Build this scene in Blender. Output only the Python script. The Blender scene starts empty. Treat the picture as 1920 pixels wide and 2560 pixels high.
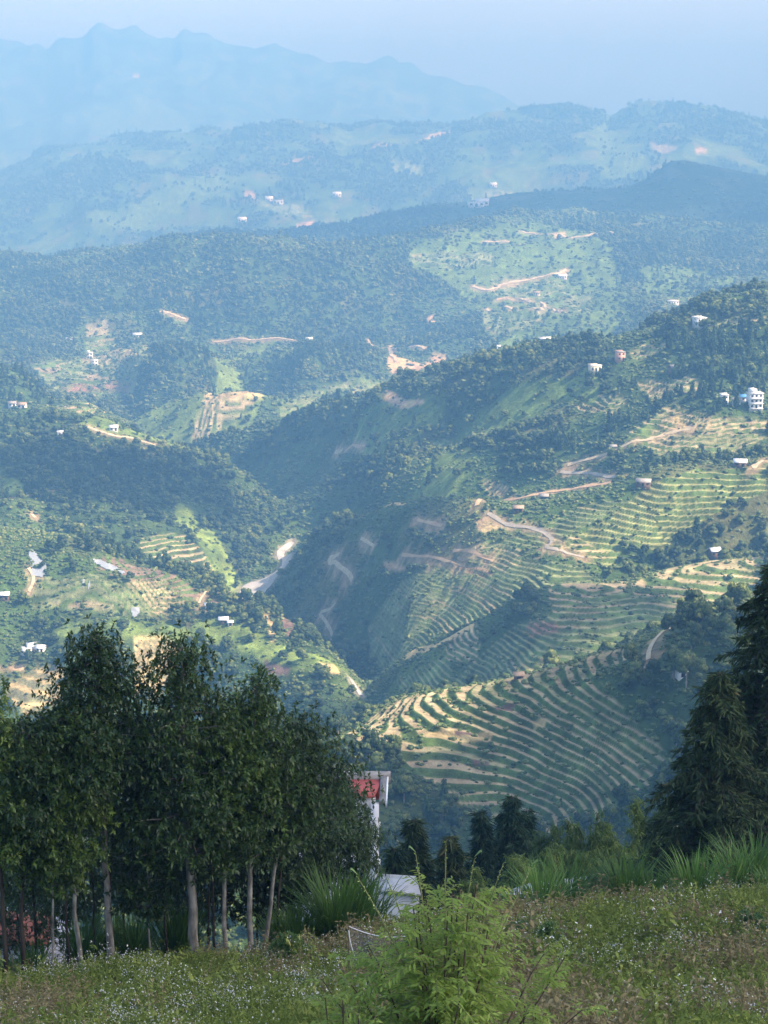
import bpy, math, random
import numpy as np
from mathutils import Vector, Matrix

SC = bpy.context.scene
COL = SC.collection
R = math.radians

# ---------------------------------------------------------------- camera
FPX = 4400.0                       # focal length in pixels of the 1920x2560 photograph
PITCH = R(11.94)
cam_d = bpy.data.cameras.new('camera')
cam = bpy.data.objects.new('camera', cam_d)
COL.objects.link(cam)
cam.location = (0, 0, 0)
cam.rotation_euler = (R(90) - PITCH, 0, 0)
cam_d.sensor_fit = 'VERTICAL'
cam_d.sensor_height = 24.0
cam_d.lens = 24.0 * FPX / 2560.0
cam_d.clip_start = 0.2
cam_d.clip_end = 60000
SC.camera = cam

# ---------------------------------------------------------------- sky, sun, exposure
SUN_EL, SUN_AZ = R(46), R(106)      # azimuth clockwise from +Y (the viewing direction)
world = bpy.data.worlds.new('World')
SC.world = world
world.use_nodes = True
wn = world.node_tree
for n in list(wn.nodes):
    wn.nodes.remove(n)
w_out = wn.nodes.new('ShaderNodeOutputWorld')
w_bg = wn.nodes.new('ShaderNodeBackground')
w_sky = wn.nodes.new('ShaderNodeTexSky')
w_sky.sky_type = 'NISHITA'
w_sky.sun_disc = False
w_sky.sun_elevation = SUN_EL
w_sky.sun_rotation = SUN_AZ
w_sky.altitude = 1200
w_sky.air_density = 1.0
w_sky.dust_density = 6.0
w_sky.ozone_density = 1.0
w_bg.inputs['Strength'].default_value = 0.15
wn.links.new(w_sky.outputs[0], w_bg.inputs['Color'])
wn.links.new(w_bg.outputs[0], w_out.inputs['Surface'])

sun_d = bpy.data.lights.new('sun', 'SUN')
sun_d.energy = 4.6
sun_d.angle = R(0.6)
sun_d.color = (1.0, 0.93, 0.80)
sun = bpy.data.objects.new('sun', sun_d)
COL.objects.link(sun)
SUN_DIR = Vector((math.sin(SUN_AZ) * math.cos(SUN_EL), math.cos(SUN_AZ) * math.cos(SUN_EL), math.sin(SUN_EL)))
sun.rotation_euler = (-SUN_DIR).to_track_quat('-Z', 'Y').to_euler()
sun.location = (0, 0, 500)

SC.view_settings.view_transform = 'Standard'
SC.view_settings.look = 'None'
SC.view_settings.gamma = 1.0
SC.view_settings.exposure = 1.66
SC.view_settings.use_curve_mapping = False
SC.cycles.volume_bounces = 2
SC.cycles.max_bounces = 8
SC.cycles.transparent_max_bounces = 16
HAZE_DENSITY = 4.0e-4
HAZE_COLOR = (.134, .318, .572, 1)
HAZE_ABSORB = (.267, .10, .0, 1)
HAZE_ANISO = 0.0

# ---------------------------------------------------------------- helpers
def tag(o, label=None, cat=None, group=None, kind=None):
    if label: o['label'] = label
    if cat: o['category'] = cat
    if group: o['group'] = group
    if kind: o['kind'] = kind
    return o

def empty(name, loc=(0, 0, 0), rz=0.0):
    o = bpy.data.objects.new(name, None)
    o.empty_display_size = 0.3
    o.location = loc
    o.rotation_euler = (0, 0, rz)
    COL.objects.link(o)
    return o

def mesh_np(name, V, F, smooth=True, colors=None, uv=None):
    """V (n,3); F (m,3) or (m,4) array, or a list of such arrays"""
    me = bpy.data.meshes.new(name)
    V = np.asarray(V, np.float32)
    Fs = F if isinstance(F, list) else [F]
    Fs = [np.asarray(f, np.int32) for f in Fs if len(f)]
    tot = np.concatenate([np.full(len(f), f.shape[1], np.int32) for f in Fs])
    loops = np.concatenate([f.ravel() for f in Fs])
    start = np.concatenate([[0], np.cumsum(tot)[:-1]]).astype(np.int32)
    me.vertices.add(len(V)); me.vertices.foreach_set('co', V.ravel())
    me.loops.add(len(loops)); me.loops.foreach_set('vertex_index', loops)
    me.polygons.add(len(tot)); me.polygons.foreach_set('loop_start', start)
    me.polygons.foreach_set('loop_total', tot)
    if smooth:
        me.polygons.foreach_set('use_smooth', np.ones(len(tot), bool))
    if colors is not None:
        for cn, cv in colors.items():
            cv = np.asarray(cv, np.float32)
            if cv.ndim == 1:
                a = me.attributes.new(cn, 'FLOAT', 'POINT'); a.data.foreach_set('value', cv)
            else:
                if cv.shape[1] == 3:
                    cv = np.concatenate([cv, np.ones((len(cv), 1), np.float32)], 1)
                a = me.attributes.new(cn, 'FLOAT_COLOR', 'POINT'); a.data.foreach_set('color', cv.ravel())
    me.update()
    me.validate()
    return me

def link(name, me, m=None, parent=None, loc=None):
    o = bpy.data.objects.new(name, me)
    if m is not None and not me.materials:
        me.materials.append(m)
    COL.objects.link(o)
    if parent is not None: o.parent = parent
    if loc is not None: o.location = loc
    return o

class MB:
    """collects vertices and faces, builds one mesh object"""
    def __init__(s): s.v = []; s.f3 = []; s.f4 = []; s.n = 0; s.a = []
    def add(s, V, F, a=0.0):
        V = np.asarray(V, float); F = np.asarray(F, int)
        if F.shape[1] == 3: s.f3.append(F + s.n)
        else: s.f4.append(F + s.n)
        s.v.append(V); s.n += len(V)
        s.a.append(np.full(len(V), a) if np.isscalar(a) else np.asarray(a, float))
        return s
    def box(s, c, size, rz=0.0, taper=1.0, a=0.0):
        x, y, z = [q / 2 for q in size]
        V = np.array([(-x,-y,-z),(x,-y,-z),(x,y,-z),(-x,y,-z),(-x*taper,-y*taper,z),(x*taper,-y*taper,z),(x*taper,y*taper,z),(-x*taper,y*taper,z)])
        cr, sr = math.cos(rz), math.sin(rz)
        V = np.stack([V[:,0]*cr - V[:,1]*sr, V[:,0]*sr + V[:,1]*cr, V[:,2]], 1) + np.array(c)
        return s.add(V, [(0,3,2,1),(4,5,6,7),(0,1,5,4),(1,2,6,5),(2,3,7,6),(3,0,4,7)], a)
    def tube(s, P, rad, n=7, a=0.0, cap=True):
        P = np.asarray(P, float); m = len(P)
        rad = np.full(m, rad) if np.isscalar(rad) else np.asarray(rad, float)
        T = np.gradient(P, axis=0); T /= np.linalg.norm(T, axis=1)[:, None] + 1e-9
        ref = np.array([0.31, 0.95, 0.05])
        N = np.cross(T, ref); N /= np.linalg.norm(N, axis=1)[:, None] + 1e-9
        B = np.cross(T, N)
        an = np.arange(n) / n * 2 * math.pi
        V = P[:, None, :] + rad[:, None, None] * (N[:, None, :] * np.cos(an)[None, :, None] + B[:, None, :] * np.sin(an)[None, :, None])
        V = V.reshape(-1, 3)
        i = np.arange(m - 1)[:, None] * n; j = np.arange(n)[None, :]; j2 = (j + 1) % n
        F = np.stack([i + j, i + j2, i + n + j2, i + n + j], -1).reshape(-1, 4)
        s.add(V, F, a)
        return s
    def data(s, name, smooth=True, attr=None):
        V = np.concatenate(s.v)
        F = []
        if s.f3: F.append(np.concatenate(s.f3))
        if s.f4: F.append(np.concatenate(s.f4))
        return mesh_np(name, V, F, smooth, {attr: np.concatenate(s.a)} if attr else None)
    def build(s, name, m=None, parent=None, smooth=True, attr=None, loc=None):
        return link(name, s.data(name, smooth, attr), m, parent, loc)

def copy_tree(o, parent=None):
    c = o.copy(); COL.objects.link(c); c.parent = parent
    for ch in list(o.children): copy_tree(ch, c)
    return c

# ---------------------------------------------------------------- numpy noise
_rs = np.random.RandomState(7)
_PERM = _rs.permutation(512)
_GR = _rs.uniform(0, 2 * math.pi, 512)
_GX, _GY = np.cos(_GR), np.sin(_GR)
def perlin(x, y):
    xi = np.floor(x).astype(np.int64); yi = np.floor(y).astype(np.int64)
    xf = x - xi; yf = y - yi
    u = xf*xf*xf*(xf*(xf*6-15)+10); v = yf*yf*yf*(yf*(yf*6-15)+10)
    def g(ix, iy, dx, dy):
        h = _PERM[(_PERM[ix & 511] + iy) & 511]
        return _GX[h]*dx + _GY[h]*dy
    a = g(xi, yi, xf, yf); b = g(xi+1, yi, xf-1, yf); c = g(xi, yi+1, xf, yf-1); d = g(xi+1, yi+1, xf-1, yf-1)
    return ((a + (b-a)*u) + ((c + (d-c)*u) - (a + (b-a)*u))*v) * 1.5
def fbm(x, y, octaves=4, gain=0.5):
    s = 0; a = 1.0
    for k in range(octaves):
        s = s + a * perlin(x + 17.3*k, y - 9.1*k); x = x*2.03; y = y*2.03; a *= gain
    return s
def sstep(a, b, x):
    t = np.clip((x-a)/(b-a), 0, 1); return t*t*(3-2*t)

# ---------------------------------------------------------------- pixel <-> ray
CP, SP = math.cos(PITCH), math.sin(PITCH)
def ray(px, py):
    px = np.asarray(px, float); py = np.asarray(py, float)
    up = 1280 - py
    y = FPX*CP + up*SP; z = -FPX*SP + up*CP
    return (px-960)/y, z/y                      # u = X/Y, s = Z/Y
def pix(u, s):
    f = CP - s*SP                               # forward depth per unit Y
    upv = SP + s*CP
    return 960 + FPX*u/f, 1280 - FPX*upv/f
def s_of(py): return ray(960, py)[1]
def at(px, py, Y):
    u, s = ray(px, py); return Vector((float(u*Y), float(Y), float(s*Y)))

# ---------------------------------------------------------------- terrain
# Crest and trough lines of the land, near to far.  Each is a list of (bearing px, elevation py, distance m).
LINES = [
 [(-700,6600,2.5),(2600,6600,2.5)],
 [(-700,2950,15),(2600,2950,15)],
 [(-700,2640,30),(0,2580,31),(960,2560,32),(1920,2550,33),(2600,2550,33)],
 [(-700,2520,40),(0,2490,41),(300,2440,42),(650,2425,43),(900,2380,45),(1150,2330,48),(1500,2300,50),(1920,2265,53),(2600,2230,56)],
 [(-700,2570,60),(960,2440,64),(1920,2370,70),(2600,2340,75)],
 [(-700,2620,150),(2600,2560,150)],
 [(-700,2600,430),(0,2600,420),(500,2560,410),(900,2480,410),(1300,2440,400),(1560,2400,370),(1920,2360,350),(2600,2300,350)],
 [(-700,2500,440),(0,2400,440),(500,2150,445),(740,2010,460),(880,1930,480),(1000,1930,485),(1100,1960,480),(1300,2040,462),(1560,2050,425),(1750,2000,415),(1920,1960,420),(2600,1900,430)],
 # K1 near terrace spur
 [(-700,2450,470),(0,2300,480),(500,2080,490),(740,1930,500),(800,1880,515),(880,1830,535),(930,1795,548),(960,1775,552),(1012,1743,546),(1093,1725,535),(1296,1694,522),(1411,1673,515),(1567,1618,508),(1712,1552,505),(1851,1529,505),(1920,1510,505),(2600,1400,560)],
 [(-700,2000,780),(0,2000,780),(500,2000,770),(740,1960,740),(800,1920,750),(880,1870,775),(930,1830,780),(960,1810,770),(1093,1770,735),(1296,1735,695),(1411,1712,700),(1567,1655,715),(1712,1600,720),(1851,1575,720),(1920,1555,720),(2600,1450,750)],
 # K2 second terrace spur / L2 left spur
 [(-700,1270,1070),(0,1330,1050),(250,1365,1030),(480,1440,1000),(602,1494,970),(665,1530,945),(810,1612,890),(868,1662,870),(893,1715,880),(915,1748,900),(935,1730,875),(960,1685,850),(1018,1625,840),(1197,1558,815),(1290,1500,805),(1385,1464,800),(1560,1452,815),(1683,1419,825),(1793,1396,835),(1920,1385,840),(2600,1300,880)],
 [(-700,1340,1130),(0,1385,1100),(250,1420,1110),(480,1490,1110),(602,1510,1120),(665,1560,1085),(810,1650,985),(868,1700,945),(905,1740,920),(960,1705,900),(1018,1650,880),(1197,1580,850),(1290,1530,840),(1385,1495,840),(1560,1480,860),(1683,1450,870),(1793,1430,880),(1920,1415,890),(2600,1330,950)],
 # K3
 [(-700,1230,1200),(0,1260,1190),(250,1270,1200),(480,1330,1210),(602,1400,1205),(680,1430,1180),(729,1400,1160),(780,1340,1140),(860,1290,1110),(1010,1262,1050),(1190,1265,980),(1400,1240,950),(1550,1195,945),(1750,1170,940),(1920,1140,940),(2600,1050,980)],
 [(-700,1180,1300),(0,1180,1290),(250,1180,1300),(480,1240,1300),(602,1300,1290),(700,1345,1260),(760,1345,1260),(860,1312,1210),(1010,1285,1120),(1190,1285,1050),(1400,1258,1020),(1550,1213,1010),(1750,1185,1000),(1920,1155,1000),(2600,1060,1040)],
 # L1 left crest
 [(-700,1000,1480),(0,1050,1450),(133,1035,1450),(272,1040,1450),(324,1080,1440),(405,1120,1425),(492,1143,1410),(550,1160,1400),(630,1213,1370),(690,1290,1320),(720,1315,1295),(760,1290,1310),(860,1220,1290),(960,1150,1230),(1130,1185,1130),(1300,1110,1110),(1550,1060,1070),(1750,1020,1050),(1920,1000,1050),(2600,900,1100)],
 [(-700,1060,1570),(0,1090,1550),(133,1080,1550),(324,1120,1530),(492,1190,1500),(630,1240,1450),(690,1265,1400),(760,1230,1410),(860,1160,1370),(960,1085,1310),(1130,1070,1230),(1300,1010,1180),(1550,955,1130),(1750,910,1110),(1920,850,1110),(2600,760,1180)],
 # K4 long ridge
 [(-700,900,1750),(0,930,1650),(60,940,1650),(125,1010,1650),(250,1030,1650),(330,1060,1650),(420,1110,1610),(480,1130,1590),(579,1080,1560),(700,1045,1520),(810,1010,1470),(960,985,1400),(1134,923,1330),(1267,897,1280),(1319,871,1265),(1510,852,1225),(1596,825,1210),(1758,756,1195),(1920,704,1180),(2600,600,1250)],
 [(-700,1000,1900),(0,1010,1820),(250,1062,1780),(380,1130,1720),(480,1160,1690),(700,1120,1700),(960,1080,1700),(1267,1000,1650),(1510,950,1600),(1758,860,1600),(1920,800,1600),(2600,700,1700)],
 # S light green hill
 [(-700,930,2050),(0,965,1980),(130,992,1950),(250,1022,1900),(320,1052,1850),(400,1015,1820),(490,987,1800),(590,992,1800),(660,1002,1800),(750,1015,1820),(960,1020,1850),(1267,935,1850),(1510,880,1850),(1758,800,1850),(1920,740,1850),(2600,650,1950)],
 [(-700,920,2150),(0,960,2080),(130,985,2070),(250,1010,2050),(320,1050,1980),(400,1040,1960),(490,1030,1950),(660,1030,1950),(960,1030,1990),(1267,950,2000),(1510,880,2000),(1758,800,2000),(1920,760,2050),(2600,680,2100)],
 # knolls
 [(-700,820,2350),(0,860,2250),(200,890,2250),(300,910,2200),(345,880,2140),(440,845,2110),(540,885,2140),(600,915,2200),(660,885,2160),(780,862,2130),(880,880,2150),(960,900,2200),(1100,840,2250),(1267,800,2250),(1510,760,2250),(1700,740,2300),(1920,700,2400),(2600,620,2500)],
 [(-700,800,2450),(0,835,2400),(200,865,2330),(340,870,2330),(440,875,2330),(600,905,2310),(780,885,2330),(960,880,2350),(1100,820,2400),(1267,780,2400),(1510,740,2420),(1700,722,2450),(1920,700,2550),(2600,620,2600)],
 # H5 sunlit hills
 [(-700,640,2900),(0,658,2800),(240,650,2750),(430,612,2700),(600,610,2650),(720,625,2650),(800,640,2650),(960,630,2700),(1134,587,2800),(1278,556,2900),(1423,548,3000),(1600,565,2950),(1750,600,2900),(1920,600,2900),(2600,540,3000)],
 [(-700,680,3300),(0,690,3200),(430,655,3100),(600,640,3100),(720,645,3100),(960,650,3100),(1134,600,3150),(1278,565,3200),(1423,548,3200),(1600,540,3200),(1920,545,3200),(2600,500,3300)],
 # R6 dark ridge
 [(-700,680,3500),(0,675,3500),(300,640,3500),(420,600,3500),(560,578,3500),(700,578,3500),(820,560,3500),(960,537,3500),(1200,497,3550),(1300,480,3550),(1560,468,3500),(1620,440,3500),(1672,398,3500),(1705,394,3500),(1745,404,3500),(1850,432,3500),(1920,444,3500),(2600,480,3500)],
 [(-700,660,4250),(0,690,4250),(560,630,4250),(960,610,4250),(1560,570,4250),(1920,550,4250),(2600,550,4250)],
 # R7 lower shoulders
 [(-700,600,4650),(0,560,4650),(200,520,4650),(420,480,4700),(700,500,4720),(960,480,4720),(1130,440,4700),(1300,450,4720),(1600,400,4750),(1920,420,4750),(2600,420,4800)],
 # R7 crest
 [(-700,420,5600),(0,442,5500),(104,393,5500),(200,378,5500),(289,365,5500),(440,343,5500),(579,343,5500),(665,326,5500),(735,304,5500),(799,315,5500),(868,331,5500),(960,326,5500),(1047,342,5500),(1087,336,5500),(1110,341,5500),(1191,315,5500),(1307,289,5500),(1435,272,5500),(1481,278,5500),(1527,302,5500),(1585,272,5500),(1695,263,5500),(1770,278,5500),(1851,295,5500),(1920,318,5500),(2600,330,5500)],
 [(-700,430,6300),(0,455,6300),(289,420,6300),(960,410,6300),(1920,400,6300),(2600,400,6300)],
 [(-700,370,6900),(0,410,6900),(100,385,6900),(170,352,6900),(226,341,6900),(270,350,6900),(330,372,6900),(2600,380,6900)],
 [(-700,370,7500),(0,370,7500),(200,320,7500),(330,300,7550),(430,325,7550),(520,350,7500),(960,340,7500),(1500,350,7500),(2600,370,7500)],
 # R8 mountains
 [(-700,150,8700),(-200,130,8700),(0,107,8700),(35,113,8700),(80,126,8700),(116,142,8700),(156,116,8700),(191,124,8700),(208,119,8700),(231,84,8700),(249,72,8700),(272,81,8700),(330,90,8700),(365,104,8700),(399,119,8700),(417,113,8700),(434,119,8700),(457,95,8700),(509,101,8700),(579,127,8700),(683,136,8700),(770,156,8700),(839,179,8700),(914,191,8700),(949,176,8700),(977,168,8700),(1053,194,8700),(1105,186,8700),(1163,211,8700),(1209,212,8700),(1250,226,8700),(1307,257,8700),(1342,272,8700),(1371,255,8700),(1423,272,8700),(1481,290,8700),(1920,338,8700),(2600,345,8700)],
 [(-700,352,11000),(2600,352,11000)],
]
ROWS = None
def build_grid():
    # columns: dense in view, looser outside
    fr = 0.222
    uc = np.concatenate([np.linspace(-0.50, -0.24, 45, endpoint=False), np.linspace(-0.24, 0.24, 830), np.linspace(0.24, 0.50, 46)[1:]])
    # exact columns
    K = len(LINES); nu = len(uc)
    S = np.zeros((K, nu)); L = np.zeros((K, nu)); PY = np.zeros((K, nu))
    for k, ln in enumerate(LINES):
        a = np.array(ln, float)
        u, s = ray(a[:, 0], a[:, 1])
        s_i = np.interp(uc, u, s); l_i = np.interp(uc, u, np.log(a[:, 2]))
        w = 5 if k < 23 else (2.5 if k < 27 else 2)
        if 7 <= k <= 14: w = 12
        if k == 27: w = 2
        if k == 31: w = 1.5
        hw = int(3*w+1); x = np.arange(-hw, hw+1); g = np.exp(-0.5*(x/w)**2); g /= g.sum()
        def sm(q): return np.convolve(np.pad(q, hw, mode='edge'), g, 'valid')
        S[k] = sm(s_i); L[k] = sm(l_i)
        PY[k] = pix(uc, S[k])[1]
    # rows
    tt = [0.0]; kk = []
    for k in range(K-1):
        vis = np.abs(PY[k+1] - PY[k])
        best = np.maximum.accumulate(-PY[:k+2], axis=0)
        seen = np.maximum(0, best[-1] - best[-2])[(uc > -0.23) & (uc < 0.23)]
        n = int(np.clip(0.4*np.percentile(seen, 88)*0.74, 6, 150))
        if k in (7,): n = 180
        if k in (9,): n = 120
        if k < 5: n = [6, 10, 34, 16, 14][k]
        if k == 6: n = 80
        if k in (11, 21): n = int(n*1.25)
        tt += list(k + (np.arange(n)+1)/n); kk.append(n)
    T = np.array(tt)
    print('rows', len(T), kk, 'cols', nu)
    # pchip along depth for s, with knots L
    d = (S[1:] - S[:-1]) / (L[1:] - L[:-1])
    h = L[1:] - L[:-1]
    m = np.zeros_like(S)
    w1 = 2*h[1:] + h[:-1]; w2 = h[1:] + 2*h[:-1]
    same = d[1:]*d[:-1] > 0
    with np.errstate(divide='ignore', invalid='ignore'):
        hm = (w1+w2) / (w1/np.where(same, d[:-1], 1) + w2/np.where(same, d[1:], 1))
    m[1:-1] = np.where(same, hm, 0)
    m[0] = d[0]; m[-1] = d[-1]
    k = np.minimum(T.astype(int), K-2); f = (T - k)[:, None]
    # crest: spend more rows near the ends
    LY = L[k] + (L[k+1]-L[k])*f
    hh = h[k]
    s = ((2*f**3-3*f**2+1)*S[k] + (f**3-2*f**2+f)*hh*m[k] + (-2*f**3+3*f**2)*S[k+1] + (f**3-f**2)*hh*m[k+1])
    Y = np.exp(LY); X = uc[None, :]*Y; Z = s*Y
    return uc, T, X, Y, Z
UC, TT, GX, GY, GZ = build_grid()
BPX, BPY = pix(GX/GY, GZ/GY)              # bearing/elevation of the smooth land, used to lay out fields
def hump(t, a, b, w=0.25): return sstep(a-w, a, t) * (1-sstep(b, b+w, t))
TG = np.broadcast_to(TT[:, None], GX.shape)

def land_noise(X, Y, T):
    n = np.zeros_like(X)
    for i, wl in enumerate((1400, 700, 340, 165, 80, 40, 20, 10, 5)):
        amp = wl*0.055
        if wl <= 20: amp *= 0.7
        g = sstep(0.5, 2.5, Y/(wl*1.1)) * (1 - sstep(60, 220, Y/(wl*1.0)))
        lim = 0.0045*Y
        wx = X + wl*0.35*perlin(X/wl*0.7+5.1, Y/wl*0.7-3.3)
        if wl >= 80:
            q = 1 - 2*np.abs(perlin(wx/wl + 31*i, Y/wl - 11*i)) - 0.42
        else:
            q = perlin(wx/wl + 31*i, Y/wl - 11*i)
        n += g*np.minimum(amp, lim)*q
    # quiet near the meadow and on the terraced spurs
    k = sstep(150, 500, Y)
    calm = 1 - 0.40*hump(T, 7.0, 8.3, .4) - 0.3*hump(T, 9.2, 10.2, .3) - .75*hump(T, 23.8, 24.1, .5)
    return n*k*calm + 0.12*(1-k)*fbm(X/3.0, Y/3.0, 3)
NZ = land_noise(GX, GY, TG)
GZ = GZ + NZ
GZ += hump(TG, 7.15, 7.9, .35)*4.2*perlin(GX/62.+1.7, GY/46.+.4)*sstep(20, 60, GX+40)
# rocky gullies on the far mountains
far = sstep(29.5, 30.5, TG)
GZ += far * (1-np.abs(fbm(GX/900., GY/1500., 4, .55)) - .6) * 110 * (1-sstep(31, 32, TG)*0.8) * (1-0.85*hump(TG, 31, 31, .12))
GZB = GZ.copy()

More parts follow.
